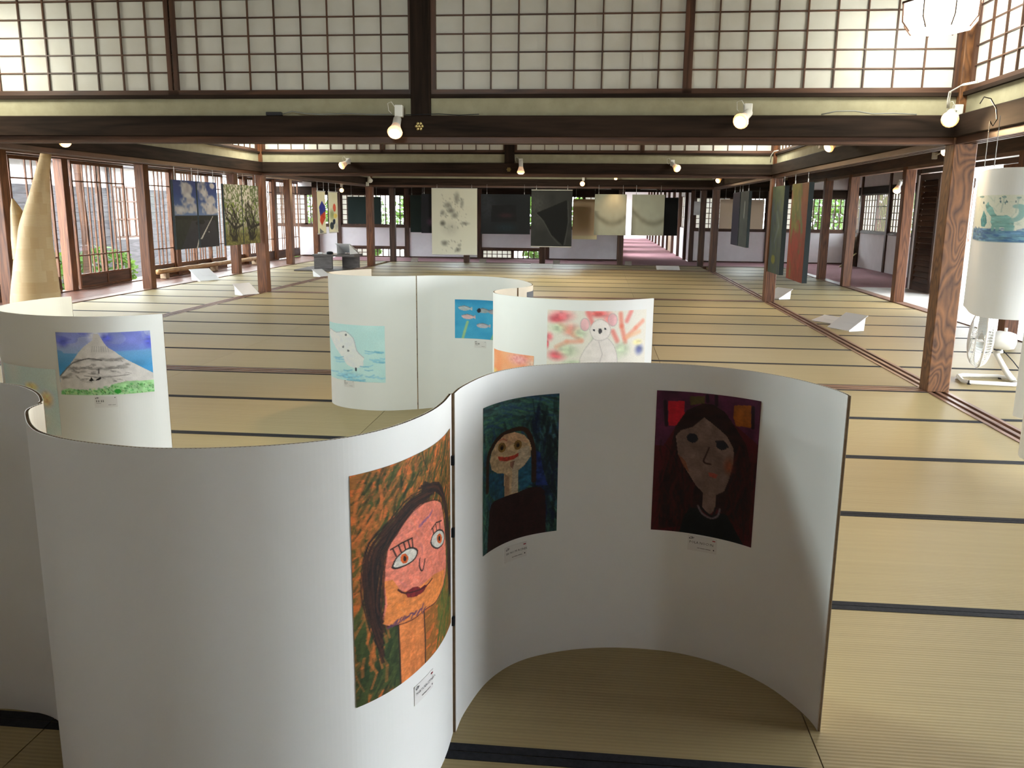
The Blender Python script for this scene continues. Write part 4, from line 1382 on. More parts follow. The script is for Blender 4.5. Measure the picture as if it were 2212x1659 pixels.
# 4. snowy volcano watercolour
O7, S7 = (0, 560), 640 / 2212
GG = 1.35
tl, bl, tr, brr = (shG.hit(O7[0] + x * S7, O7[1] + y * S7) for x, y in ((418, 545), (458, 1010), (1120, 530), (1152, 985)))
cv = Canvas(shG, (tl[0] + bl[0]) / 2, (tr[0] + brr[0]) / 2, (bl[1] + brr[1]) / 2, (tl[1] + tr[1]) / 2, 170, 120, (96, 150, 196), O7, S7, GG)
yy = cv.Y / cv.ny
n = smooth_noise(cv.ny, cv.nx, 9, 6)
cv.blend(np.clip((.34 - yy) * 6, 0, 1), (128, 138, 200), 1, .12, 8, 10)
cv.blend((n > .6) & (yy < .3), (104, 112, 196), .55)
cv.blend((n < .35) & (yy < .33), (168, 176, 206), .6)
cv.blend(np.clip((yy - .36) * 5, 0, 1), (60, 136, 190), .8, .18, 8, 6)
for c, r in (((1115, 610), (45, 60)), ((790, 590), (60, 40)), ((470, 620), (50, 45))):
    cv.soft(c, r, (76, 84, 196), .7)
cv.soft((700, 575), (60, 60), (206, 206, 214), .9)
cv.fill([(640, 640), (690, 605), (700, 555), (735, 560), (770, 615), (800, 655), (860, 690), (930, 742), (1050, 800), (1150, 850), (1160, 990), (455, 1010), (450, 872), (520, 790), (560, 735), (590, 690)], (196, 192, 190), 1, .05)
for pl in ([(570, 770), (660, 745), (700, 752), (800, 762), (830, 755), (920, 765), (900, 740), (840, 738), (760, 745), (660, 737), (580, 752)], [(520, 810), (600, 800), (740, 812), (840, 800), (935, 805), (930, 812), (800, 820), (740, 830), (620, 815), (560, 835)], [(470, 880), (520, 850), (620, 838), (560, 862), (500, 882), (470, 900)]):
    cv.fill(pl, (122, 118, 118), .55, .45, 20, 30)
    for q in pl[::2]:
        cv.soft(q, (34, 12), (112, 108, 108), .55)
cv.scribble(60, (.12, .75, .50, .80), .15, .08, 3, [(120, 116, 116), (158, 154, 152)], .5)
cv.line([(455, 868), (520, 795), (560, 768), (660, 742), (760, 755)], 2, (86, 82, 84), .8)
cv.line([(630, 870), (760, 880), (900, 868), (965, 860)], 1.5, (120, 116, 116), .8)
for k in range(8):
    cv.line([(690 + k * 16, 650), (685 + k * 18, 690)], 1, (140, 138, 140), .7)
cv.line([(738, 820), (738, 850)], 3, (80, 76, 78), .8)
for pl in ([(663, 905), (675, 892), (684, 874), (690, 890), (700, 905), (682, 912)], [(716, 903), (730, 890), (752, 878), (757, 890), (742, 902), (722, 906)]):
    cv.fill(pl, (24, 24, 26), 1)
mg = cv.fill([(455, 1015), (468, 975), (520, 962), (570, 972), (640, 980), (720, 975), (800, 965), (850, 930), (950, 908), (1060, 905), (1160, 898), (1160, 995)], (148, 190, 140), 1, .12)
for _ in range(130):
    x = random.uniform(465, 1145)
    y = random.uniform(max(915, 985 - (x - 460) * .11), 1000)
    cv.soft((x, y), (random.uniform(6, 20), random.uniform(5, 13)), random.choice([(96, 168, 90), (64, 150, 76), (120, 176, 116), (170, 196, 130)]), .55)
cv.scribble(110, (.02, .99, .84, .99), 1.2, .02, 1, [(38, 84, 46), (58, 92, 44)], .8, mg)
cv.ell((880, 985), 26, 17, (44, 140, 52))
p = cv.build('volcano_watercolour')
tag(p, 'watercolour of a snowy grey volcano under a blue sky with green bushes below', 'painting', 'pictures on the board partitions')
caption(shG, 'white caption card under the volcano watercolour', 229, 868, .085, .045, (.08, .17, .29, .37), ((.60, .74), (.77, .92)), mark=False)

# 5. pale blue watercolour beside it
b1, b2 = shG.hit(6, 782), shG.hit(127, 935)
cv = Canvas(shG, b1[0] + .01, shG.hit(114, 795)[0] + .012, b2[1] - .01, b1[1], 60, 90, (208, 220, 232), O7, S7, GG)
cv.blend(smooth_noise(cv.ny, cv.nx, 5, 4), (176, 204, 226), .6)
cv.soft((235, 950), (60, 40), (226, 206, 140), .9)
cv.soft((350, 1045), (58, 70), (226, 190, 138), .95)
cv.soft((250, 1150), (120, 60), (206, 216, 222), .5)
p = cv.build('cloudy_watercolour')
tag(p, 'pale blue watercolour sheet with yellow and peach blots, edge lifting from the board', 'painting', 'pictures on the board partitions')

# 6. polar bear drawing
O8, S8 = (640, 560), 840 / 2212
GD = 1.15
rg = (.45, 9)
tl, tr, brr = (shD.hit(O8[0] + x * S8, O8[1] + y * S8, *rg) for x, y in ((188, 360), (502, 380), (503, 702)))
cv = Canvas(shD, tl[0] - .02, tr[0], brr[1], tr[1], 110, 110, (186, 224, 226), O8, S8, GD, rg)
cv.blend(smooth_noise(cv.ny, cv.nx, 6, 5), (204, 234, 234), .7)
cv.fill([(186, 410), (196, 392), (230, 415), (280, 410), (325, 450), (345, 520), (385, 560), (380, 610), (335, 622), (290, 600), (255, 545), (215, 480)], (226, 230, 234), 1, .02)
cv.line([(186, 410), (196, 392), (230, 415), (280, 410), (325, 450), (345, 520), (385, 560)], 1.2, (176, 180, 190), .8)
for _ in range(40):
    x, y = random.uniform(190, 490), random.uniform(520, 690)
    if 250 < x < 390 and y < 600:
        continue
    cv.line([(x, y), (x + 20, y + 4), (x + 45, y + 2 + random.gauss(0, 5))], random.uniform(1.5, 3.5), random.choice([(136, 196, 220), (112, 180, 208), (150, 206, 224)]), .7)
cv.soft((300, 660), (90, 25), (140, 200, 224), .7)
for c in ((268, 498), (296, 520), (283, 430), (188, 402)):
    cv.ell(c, 6, 7, (120, 124, 132))
cv.ell((340, 626), 5, 12, (60, 66, 84))
p = cv.build('polar_bear_drawing')
tag(p, 'pale aqua drawing of a white polar bear swimming', 'painting', 'pictures on the board partitions')
caption(shD, 'white caption card under the polar bear drawing', 754, 829, .085, .045, (.08, .17, .29), ((.55, .70), (.72, .85)), rnge=rg, mark=False)

# 7. fish painting
tl, bl = shE.hit(O8[0] + 902 * S8, O8[1] + 228 * S8), shE.hit(O8[0] + 897 * S8, O8[1] + 448 * S8)
rr = shE.hit(O8[0] + 1127 * S8, O8[1] + 240 * S8)
cv = Canvas(shE, tl[0], rr[0] + .10, bl[1], tl[1], 90, 76, (74, 168, 208), O8, S8, GD)
cv.blend(smooth_noise(cv.ny, cv.nx, 8, 8), (48, 140, 192), .6)
cv.blend(np.clip(1 - cv.Y / 12, 0, 1), (40, 130, 180), .7)
for c, col in (((956, 278), (176, 186, 190)), ((1062, 293), (150, 160, 166)), ((975, 326), (206, 176, 178)), ((1060, 378), (178, 176, 186)), ((1125, 300), (150, 150, 160))):
    cv.ell(c, 34, 14, col, 1, .08)
    cv.line([(c[0] - 30, c[1] - 8), (c[0], c[1] - 14), (c[0] + 32, c[1] - 3)], 1.2, (90, 100, 112), .8)
    cv.fill([(c[0] + 28, c[1] + 3), (c[0] + 46, c[1] - 9), (c[0] + 44, c[1] + 14)], col, 1)
cv.ell((1040, 292), 12, 13, (44, 46, 56))
cv.line([(948, 448), (958, 410), (975, 355)], 4, (160, 196, 140), .9)
cv.line([(1108, 465), (1122, 430)], 3, (150, 196, 140), .9)
p = cv.build('fish_painting')
tag(p, 'bright blue painting of grey and pink fish swimming under water', 'painting', 'pictures on the board partitions')
caption(shE, 'white caption card under the blue fish painting', 1038, 744, .085, .045, (.08, .17, .29, .37), ((.60, .74), (.76, .86)), mark=False)

# 8. koala drawing
rg = (.45, 9)
tl, tr = (shF.hit(O8[0] + x * S8, O8[1] + y * S8, *rg) for x, y in ((1430, 285), (1990, 320)))
cv = Canvas(shF, tl[0], tr[0], tl[1] - .36, tl[1], 150, 110, (222, 218, 208), O8, S8, GD, rg)
for c, r, col in (((1510, 320), (80, 40), (226, 120, 128)), ((1480, 340), (60, 30), (222, 96, 108)), ((1560, 400), (60, 40), (226, 150, 140)), ((1720, 310), (70, 28), (222, 96, 96)), ((1780, 340), (40, 40), (226, 130, 130)), ((1480, 545), (60, 35), (224, 96, 110)), ((1440, 440), (25, 30), (226, 120, 130)), ((1430, 480), (10, 30), (224, 96, 110))):
    cv.soft(c, r, col, .9)
for pl, col in (([(1620, 460), (1580, 430), (1500, 370)], (226, 150, 130)), ([(1690, 380), (1660, 300)], (224, 110, 110)), ([(1800, 410), (1825, 465)], (222, 110, 100)), ([(1870, 470), (1850, 380), (1845, 310)], (224, 120, 100)), ([(1880, 350), (1905, 295)], (224, 110, 105)), ([(1870, 450), (1930, 390), (1970, 350)], (226, 140, 116)), ([(1880, 440), (1950, 410)], (228, 180, 140)), ([(1480, 500), (1540, 470), (1620, 465)], (226, 160, 136))):
    for w_, a_ in ((9, .25), (6, .35), (3, .35)):
        cv.line(pl, w_, col, a_)
for c, r in (((1540, 520), (70, 45)), ((1610, 420), (50, 40)), ((1490, 390), (60, 35)), ((1850, 510), (50, 50)), ((1780, 560), (60, 40)), ((1580, 590), (80, 20)), ((1700, 460), (30, 30))):
    cv.soft(c, r, (186, 204, 172), .75)
cv.soft((1948, 512), (26, 34), (96, 104, 150), .95)
cv.soft((1940, 470), (30, 20), (226, 214, 150), .8)
body = [(1668, 400), (1690, 360), (1730, 342), (1770, 362), (1788, 400), (1775, 440), (1735, 462), (1690, 452)]
for e in ((1642, 372), (1800, 345)):
    cv.ell(e, 26, 36, (226, 178, 184), .9)
    cv.line([(e[0] + 26 * math.cos(t), e[1] + 36 * math.sin(t)) for t in np.linspace(0, 6.3, 14)], 1, (170, 166, 166), .45)
cv.fill([(1690, 450), (1650, 500), (1615, 560), (1612, 640), (1830, 640), (1822, 540), (1800, 480), (1770, 448)], (222, 216, 212), 1, .03)
cv.fill(body, (224, 218, 214), 1, .03)
cv.line(body + [body[0]], 1.0, (168, 162, 162), .5)
cv.line([(1690, 452), (1650, 500), (1615, 560), (1612, 600)], 1.0, (168, 162, 162), .5)
cv.line([(1770, 448), (1802, 485), (1822, 540), (1825, 600)], 1.0, (168, 162, 162), .5)
cv.line([(1720, 470), (1740, 540), (1720, 600)], 1, (170, 164, 164), .7)
cv.ell((1728, 408), 11, 16, (70, 68, 72))
for c in ((1694, 403), (1757, 396)):
    cv.ell(c, 6, 7, (60, 60, 66))
p = cv.build('koala_drawing')
tag(p, 'pencil drawing of a white koala among red and green watercolour splashes', 'painting', 'pictures on the board partitions')

# 9. orange sheet beside the koala
rg = (.12, 9)
tl, tr = (shF.hit(O8[0] + x * S8, O8[1] + y * S8, *rg) for x, y in ((1130, 508), (1352, 562)))
cv = Canvas(shF, tl[0] - .01, tr[0], tr[1] - .25, tr[1] + .01, 70, 70, (232, 172, 132), O8, S8, GD, rg)
cv.blend(smooth_noise(cv.ny, cv.nx, 5, 5), (236, 140, 90), .8)
cv.soft((1270, 570), (80, 40), (236, 160, 170), .8)
cv.soft((1340, 600), (40, 40), (226, 196, 180), .8)
cv.soft((1130, 640), (20, 30), (240, 206, 120), .9)
p = cv.build('orange_watercolour')
tag(p, 'orange and pink watercolour wash on the board beside the koala drawing', 'painting', 'pictures on the board partitions')

# dark tape patch on the inner side of the fold
sF2 = Sheet(E_pts)
tp = sheet_mesh('tape_patch', sF2, sF2.len - .34, sF2.len - .08, PANEL_H - .085, PANEL_H - .03, mat('dark_tape', (.03, .035, .05), .5), -.0085, -.0008, None, 12)
tag(tp, 'dark adhesive patch stuck inside the fold behind the koala board', 'tape')

# ------------------------------------------------------------------ hung works
M_rod = mat('scroll_rod', (.55, .53, .48), .4, .4)


def flat_sheet(p0, p1):
    return Sheet([p0, p1], smooth=False, n=12)


def hung(name, label, p0, p1, z0, z1, group, paint, res=(60, 80), base=(128, 128, 128), gain=1.6, org=(0, 0), sc=1.0, depth=.03, rods=False, hang_z=1.80, edge=None, wires=(.12, .88), backing=True):
    """a picture hung on wires from the lintel: painted face, stretcher behind, wires and hooks"""
    sh = flat_sheet(p0, p1)
    mx, my = (p0[0] + p1[0]) / 2, (p0[1] + p1[1]) / 2
    t = thing(name, label, 'painting', (mx, my, z0), group)
    cv = Canvas(sh, 0, sh.len, z0, z1, res[0], res[1], base, org, sc, gain)
    if paint:
        paint(cv)
    cv.build('painted_face', t, off=.001)
    if depth:
        b = MB()
        xs, ys = sh.at(np.array([0.0, sh.len]), -.0005)
        xb, yb = sh.at(np.array([0.0, sh.len]), -depth)
        b.poly([(xs[0], ys[0], z0), (xs[1], ys[1], z0), (xs[1], ys[1], z1), (xs[0], ys[0], z1), (xb[0], yb[0], z0), (xb[1], yb[1], z0), (xb[1], yb[1], z1), (xb[0], yb[0], z1)],
               [(0, 1, 2, 3), (7, 6, 5, 4), (0, 4, 5, 1), (2, 6, 7, 3), (1, 5, 6, 2), (3, 7, 4, 0)])
        b.build('stretcher', edge or M_canvas_edge, t)
    if rods:
        for z in (z0, z1):
            a, c = sh.at(-.02, .0), sh.at(sh.len + .02, .0)
            MB().tube([(float(a[0]), float(a[1]), z), (float(c[0]), float(c[1]), z)], .011, 8).build('rod', M_rod, t)
    for f in wires:
        x, y = sh.at(sh.len * f, -.008)
        MB().tube([(float(x), float(y), z1 - .01), (float(x), float(y), hang_z + .06)], .0022, 5).build('wire', M_wire, t)
        MB().tube([(float(x), float(y), z1 - .005), (float(x), float(y), z1 + .045)], .007, 6).build('hook', M_wire, t)
    return t


gh = 'pictures hung from the lintel beams'
O1b, S1b = (0, 280), 620 / 2212


def cloud_photo(half):
    def f(cv):
        yy = cv.Y / cv.ny
        cv.blend(np.ones_like(yy, bool), (50, 78, 134), 1)
        cv.blend(np.clip(1 - yy / .45, 0, 1), (24, 50, 110), .9)
        cv.blend(np.clip((yy - .2) / .3, 0, 1), (112, 134, 168), .8)
        n = smooth_noise(cv.ny, cv.nx, 11, 6) * .6 + smooth_noise(cv.ny, cv.nx, 26, 14) * .4
        cl = [(.55, .12, .28, .14), (.62, .30, .35, .10), (.2, .42, .3, .08), (.8, .40, .3, .08)] if half == 0 else [(.25, .10, .32, .16), (.62, .27, .30, .09), (.75, .05, .14, .05), (.6, .42, .45, .09), (.3, .36, .2, .06)]
        for cx_, cy_, rx, ry in cl:
            d = ((cv.X / cv.nx - cx_) / rx) ** 2 + ((yy - cy_) / ry) ** 2
            cv.blend(np.clip((1.15 - d) * 1.2 + (n - .5) * 2.2, 0, 1) * (yy < .5), (186, 182, 180), .95, .12, 14, 8)
        cv.blend(yy > .5, (46, 46, 52), 1, .06)
        cv.blend((yy > .5) & (yy < .565 + .03 * n), (22, 28, 22), 1, .2)
        if half == 0:
            cv.blend((yy > .56) & (cv.X / cv.nx < .75 - (yy - .56) * 1.3), (34, 40, 30), .85, .15)
            cv.fill([(cv.nx * .86, cv.ny), (cv.nx * 1.02, cv.ny * .82), (cv.nx * 1.02, cv.ny * .86), (cv.nx * .92, cv.ny)], (190, 186, 176), 1, .02, raw=True)
            cv.ell((cv.nx * 1.0, cv.ny * .62), cv.nx * .12, cv.ny * .03, (14, 16, 18), raw=True)
        else:
            cv.fill([(cv.nx * .02, cv.ny * .86), (cv.nx * .72, cv.ny * .51), (cv.nx * .74, cv.ny * .51), (cv.nx * .10, cv.ny * .86)], (200, 196, 186), 1, .02, raw=True)
            cv.fill([(cv.nx * .35, cv.ny * .75), (cv.nx * .5, cv.ny * .76), (cv.nx * .5, cv.ny * .768)], (180, 178, 172), 1, raw=True)
            cv.blend((yy > .505) & (cv.X / cv.nx > .78 + (yy - .5) * .5), (26, 34, 26), .9)
            cv.ell((cv.nx * .12, cv.ny * .605), cv.nx * .16, cv.ny * .035, (14, 16, 18), raw=True)
    return f


def tree_photo(half):
    def f(cv):
        yy = cv.Y / cv.ny
        n = smooth_noise(cv.ny, cv.nx, 30, 18) * .6 + smooth_noise(cv.ny, cv.nx, 70, 40) * .4
        cv.blend(n > .56, (190, 186, 176), .9)
        cv.blend((n < .52) & (yy < .65), (84, 100, 58), .9, .3, 30, 20)
        cv.blend(np.clip((yy - .6) * 4, 0, 1), (94, 92, 44), .85, .4, 40, 20)
        cv.blend((yy > .3) & (yy < .8) & (n < .40), (122, 138, 62), .8)
        br_ = [(26, 24, 18), (38, 34, 24)]
        bx_ = cv.nx * (.55 if half == 0 else .45)
        for k in range(16):
            x = bx_ + random.gauss(0, cv.nx * .08)
            pts_, y_ = [], cv.ny * .92
            for q in range(7):
                pts_.append((x, y_))
                x += random.gauss(0, cv.nx * .10)
                y_ -= cv.ny * random.uniform(.05, .14)
            cv.line(pts_, random.uniform(1.0, 3.0), random.choice(br_), .9, True)
        cv.line([(cv.nx * .1, cv.ny * .55), (bx_, cv.ny * .72), (cv.nx * .98, cv.ny * .66)], 4, (28, 26, 18), .9, True)
    return f


for half, (y0, y1) in enumerate(((10.15, 10.75), (10.79, 11.36))):
    hung('cloud_photograph', 'tall hung photograph of clouds over a road, the %s' % ('half with the dark verge' if half == 0 else 'half with the white road line'), (-5.20, y0), (-5.20, y1), .775, 1.625, gh, cloud_photo(half), (70, 104), (60, 80, 130), .8)
for half, (y0, y1) in enumerate(((11.58, 12.17), (12.20, 12.80))):
    hung('tree_photograph', 'tall hung photograph of gnarled tree branches, the %s' % ('half next to the cloud pictures' if half == 0 else 'half next to the pillar'), (-5.20, y0), (-5.20, y1), .767, 1.62, gh, tree_photo(half), (64, 92), (150, 146, 128), .75)


def banner(k):
    def f(cv):
        cv.blend(smooth_noise(cv.ny, cv.nx, 8, 4), (206, 198, 160), .6)
        if k == 0:
            cv.fill([(cv.nx * .55, cv.ny * .22), (cv.nx * .95, cv.ny * .35), (cv.nx * .95, cv.ny * .48), (cv.nx * .3, cv.ny * .58), (cv.nx * .2, cv.ny * .36)], (44, 48, 124), 1, .2, raw=True)
            cv.fill([(cv.nx * .9, cv.ny * .46), (cv.nx * .95, cv.ny * .62), (cv.nx * .5, cv.ny * .80), (cv.nx * .25, cv.ny * .68), (cv.nx * .35, cv.ny * .56)], (176, 62, 38), 1, .2, raw=True)
            cv.fill([(cv.nx * .2, cv.ny * .85), (cv.nx * .7, cv.ny * .95), (cv.nx * .2, cv.ny)], (70, 70, 74), .8, raw=True)
        else:
            cv.ell((cv.nx * .62, cv.ny * .38), cv.nx * .16, cv.ny * .10, (196, 84, 60), raw=True)
            cv.soft((cv.nx * .35, cv.ny * .55), (cv.nx * .3, cv.ny * .15), (128, 136, 84), .8, raw=True)
            cv.ell((cv.nx * .7, cv.ny * .58), cv.nx * .2, cv.ny * .06, (206, 184, 96), raw=True)
            cv.ell((cv.nx * .55, cv.ny * .72), cv.nx * .14, cv.ny * .07, (34, 46, 66), raw=True)
            cv.ell((cv.nx * .3, cv.ny * .82), cv.nx * .22, cv.ny * .09, (44, 54, 58), raw=True)
            cv.soft((cv.nx * .8, cv.ny * .85), (cv.nx * .25, cv.ny * .12), (170, 170, 160), .8, raw=True)
    return f


hung('painted_banner', 'narrow hung cloth banner with a blue and red swirl', (-5.20, 15.57), (-5.20, 16.05), .83, 1.61, gh, banner(0), (36, 60), (214, 206, 172), 1.2, depth=.004, rods=True)
hung('painted_banner', 'narrow hung cloth banner with grey, red and yellow brush marks', (-5.20, 16.24), (-5.20, 16.82), .835, 1.612, gh, banner(1), (36, 60), (210, 206, 180), 1.2, depth=.004, rods=True)


def green_p(cv):
    cv.blend(smooth_noise(cv.ny, cv.nx, 12, 4), (64, 78, 62), .8)
    cv.blend(np.clip(1 - cv.Y / cv.ny * 2.2, 0, 1), (84, 92, 58), .7, .2, 12, 5)
    cv.scribble(90, (0, 1, .2, 1), 1.3, .12, 5, [(58, 74, 78), (52, 64, 70), (80, 92, 78), (66, 78, 90)], .5)
    cv.ell((cv.nx * .42, cv.ny * .83), cv.nx * .16, cv.ny * .05, (116, 118, 48), raw=True)
    cv.line([(cv.nx * .5, cv.ny * .3), (cv.nx * .7, cv.ny * .45), (cv.nx * .45, cv.ny * .62)], 5, (92, 108, 110), .6, True)


def red_p(cv):
    cv.blend(np.clip(1 - cv.Y / cv.ny * 2.6, 0, 1), (148, 104, 72), .9, .15, 12, 5)
    cv.blend(smooth_noise(cv.ny, cv.nx, 10, 3) * (cv.Y / cv.ny > .3), (158, 66, 50), .6)
    cv.scribble(70, (.05, .6, .0, .45), 1.4, .14, 5, [(128, 128, 58), (142, 138, 70), (104, 116, 60)], .75)
    cv.line([(cv.nx * .45, cv.ny * .1), (cv.nx * .6, cv.ny * .3), (cv.nx * .75, cv.ny * .48), (cv.nx * .68, cv.ny * .68)], 6, (112, 120, 78), .8, True)
    cv.line([(cv.nx * .25, cv.ny * .40), (cv.nx * .12, cv.ny * .55), (cv.nx * .2, cv.ny * .75), (cv.nx * .22, cv.ny * .95)], 5, (128, 122, 62), .8, True)
    cv.scribble(40, (.1, .95, .55, 1), 1.5, .14, 4, [(170, 60, 50), (138, 58, 44)], .6)


hung('green_painting', 'tall narrow hung canvas in murky greens with a yellow mark', (2.50, 12.86), (2.50, 12.06), .455, 1.665, gh, green_p, (44, 90), (70, 84, 74), .75, depth=.06)
hung('red_painting', 'tall narrow hung canvas in reds and browns with green streaks', (2.50, 11.60), (2.50, 10.70), .455, 1.665, gh, red_p, (50, 96), (150, 72, 54), .6, depth=.06)
hung('dark_painting', 'narrow hung navy canvas, the plain one of a dark pair', (2.50, 16.55), (2.50, 15.76), .71, 1.658, gh, lambda cv: cv.blend(smooth_noise(cv.ny, cv.nx, 8, 3), (34, 34, 56), .7), (30, 50), (38, 42, 58), 1.5, depth=.05)


def streak_p(cv):
    cv.blend(smooth_noise(cv.ny, cv.nx, 8, 3), (74, 82, 82), .6)
    cv.line([(cv.nx * .55, cv.ny * .2), (cv.nx * .52, cv.ny * .45)], 3, (140, 148, 148), .8, True)


hung('dark_painting', 'narrow hung slate canvas with a pale vertical streak, one of a dark pair', (2.50, 15.66), (2.50, 14.86), .712, 1.657, gh, streak_p, (30, 50), (56, 64, 68), 1.5, depth=.05)

YB = 19.24


def scroll_p(cv):
    cv.blend(smooth_noise(cv.ny, cv.nx, 6, 4), (208, 204, 184), .5)
    for cx_, cy_, rx, ry, k in ((.55, .14, .07, .10, .6), (.35, .25, .10, .06, .6), (.42, .33, .10, .05, .7), (.24, .36, .06, .05, .6), (.5, .40, .09, .05, .6), (.24, .52, .07, .05, .9), (.66, .22, .05, .08, .5), (.72, .52, .12, .03, .5), (.28, .82, .09, .05, .7), (.57, .92, .07, .04, .7), (.6, .85, .05, .03, .5), (.4, .6, .2, .12, .2)):
        cv.soft((cx_ * cv.nx, cy_ * cv.ny), (rx * cv.nx, ry * cv.ny), (106, 104, 96), k, raw=True)
    cv.scribble(70, (.2, .75, .08, .6), 1.0, .03, 2, [(150, 148, 136), (120, 118, 110)], .35)
    cv.scribble(20, (.2, .65, .78, .95), 1.0, .03, 2, [(150, 148, 136), (120, 118, 110)], .35)


def dark_fan_p(cv):
    cv.blend(smooth_noise(cv.ny, cv.nx, 8, 6), (46, 46, 44), .8)
    cv.soft((cv.nx * .15, cv.ny * .3), (cv.nx * .3, cv.ny * .4), (86, 86, 82), .6, raw=True)
    cv.fill([(cv.nx * .12, cv.ny * .40), (cv.nx * .86, cv.ny * .17), (cv.nx * .9, cv.ny * .6), (cv.nx * .78, cv.ny * .97), (cv.nx * .5, cv.ny * .78), (cv.nx * .3, cv.ny * .52)], (12, 12, 12), 1, .1, raw=True)
    cv.line([(cv.nx * .88, cv.ny * .2), (cv.nx * .9, cv.ny * .55), (cv.nx * .82, cv.ny * .95)], 2, (84, 84, 82), .8, True)
    cv.line([(cv.nx * .12, cv.ny * .40), (cv.nx * .3, cv.ny * .55), (cv.nx * .5, cv.ny * .8), (cv.nx * .7, cv.ny * .95)], 1.5, (90, 90, 86), .6, True)


def ember_p(cv):
    cv.blend(smooth_noise(cv.ny, cv.nx, 8, 8), (26, 28, 32), .8)
    cv.soft((cv.nx * .12, cv.ny * .3), (cv.nx * .25, cv.ny * .5), (56, 58, 62), .7, raw=True)
    cv.fill([(cv.nx * .22, cv.ny * .28), (cv.nx * .7, cv.ny * .25), (cv.nx * .72, cv.ny * .66), (cv.nx * .2, cv.ny * .68)], (16, 16, 20), .9, .2, raw=True)
    cv.soft((cv.nx * .5, cv.ny * .52), (cv.nx * .2, cv.ny * .08), (70, 34, 42), .7, raw=True)
    cv.soft((cv.nx * .5, cv.ny * .82), (cv.nx * .25, cv.ny * .12), (34, 52, 58), .8, raw=True)


def fold_p(k):
    def f(cv):
        X, Y = cv.X / cv.nx, cv.Y / cv.ny
        n = smooth_noise(cv.ny, cv.nx, 10, 10)
        c = .40 + .30 * (1 - ((X - .55 - .1 * k) / .6) ** 2)
        cv.blend(np.exp(-((Y - c) / .07) ** 2) * (.7 + .5 * n) * .9, (124, 122, 104), .8)
        c2 = .75 + .35 * (1 - ((X - .5) / .55) ** 2)
        cv.blend(np.clip((Y - c2) * 3, 0, 1), (104, 104, 92), .9)
        cv.blend(np.clip((.16 - X) * 5, 0, 1) * (Y > .4), (106, 106, 94), .7)
        cv.blend(n, (158, 156, 138), .25)
    return f


hung('charcoal_scroll', 'long pale hung scroll with soft charcoal smudges', (-3.765, YB), (-2.725, YB), .295, 1.76, gh, scroll_p, (90, 126), (212, 210, 192), .95, depth=.004, rods=True, hang_z=1.79)
hung('ember_painting', 'wide black hung canvas with a faint ember glow', (-2.64, YB), (-1.53, YB), .768, 1.645, gh, ember_p, (80, 64), (30, 32, 36), .6)
hung('fan_scroll', 'dark grey hung scroll with a black fan-shaped wedge', (-1.505, YB), (-.59, YB), .50, 1.745, gh, dark_fan_p, (80, 108), (62, 62, 58), .65, depth=.004, rods=True, hang_z=1.79)
hung('fold_drawing', 'grey-cream hung drawing of soft folds, beside the tan panel', (-.095, YB), (.605, YB), .773, 1.664, gh, fold_p(0), (60, 76), (186, 186, 164), .72, depth=.004)
hung('fold_drawing', 'grey-cream hung drawing of soft folds, beside the black cloth panel', (.725, YB), (1.435, YB), .777, 1.664, gh, fold_p(1), (60, 76), (184, 184, 162), .78, depth=.004)
hung('violet_painting', 'black hung canvas with a faint violet smear half behind the charcoal scroll', (-4.03, YB + .12), (-3.45, YB + .12), .765, 1.64, gh, lambda cv: (cv.blend(smooth_noise(cv.ny, cv.nx, 6, 6), (22, 20, 24), .7), cv.soft((cv.nx * .4, cv.ny * .7), (cv.nx * .2, cv.ny * .12), (84, 58, 78), .8, raw=True)), (40, 50), (24, 24, 28), 1.2)

gb = 'panels hung in the back gallery'
M_backg = mat('green_black_back', (.020, .032, .030), .7)
TAN = mat('tan_panel', (.50, .40, .31), .8)
YQ = 21.017
hung('dark_back_panel', 'plain green-black panel hung before the clear window by the low table', (-6.24, YQ), (-5.40, YQ), .925, 1.59, gb, None, (6, 6), (38, 52, 52), 1.0, edge=M_backg, hang_z=1.82)
hung('dark_back_panel', 'plain green-black panel hung beside the violet canvas', (-4.65, YQ), (-4.30, YQ), .735, 1.64, gb, None, (6, 6), (36, 48, 46), 1.0, edge=M_backg, hang_z=1.82)
hung('tan_back_panel', 'plain tan panel hung between the fan scroll and a fold drawing', (-.63, YQ), (-.03, YQ), .62, 1.577, gb, lambda cv: cv.blend(cv.Y / cv.ny > .87, (176, 166, 132), .9), (10, 30), (168, 146, 120), 1.9, edge=TAN, hang_z=1.82)
hung('black_cloth_panel', 'black cloth panel hung at the corridor mouth', (1.30, YQ), (1.895, YQ), .732, 1.63, gb, None, (6, 6), (12, 12, 12), 1.0, edge=M_black, hang_z=1.82)
hung('white_sheet', 'small white sheet hung by the slim dark post', (2.265, YQ), (2.41, YQ), 1.228, 1.545, gb, None, (6, 6), (206, 206, 212), 1.0, depth=.004, edge=M_tag, hang_z=1.82)
hung('tan_wide_panel', 'wide plain tan panel hung before the back windows behind the dark pair', (2.88, YQ), (3.91, YQ), .912, 1.605, gb, None, (6, 6), (176, 158, 140), 1.5, edge=TAN, hang_z=1.82)
hung('owl_card', 'small cream card with two dark ovals hung in the clear window', (5.26, 23.04), (5.52, 23.04), 1.27, 1.60, gb, lambda cv: [cv.ell((cv.nx * f, cv.ny * .5), cv.nx * .13, cv.ny * .22, (44, 38, 34), raw=True) for f in (.3, .72)], (24, 30), (206, 192, 160), 1.0, depth=.004, edge=M_tag, hang_z=1.70)

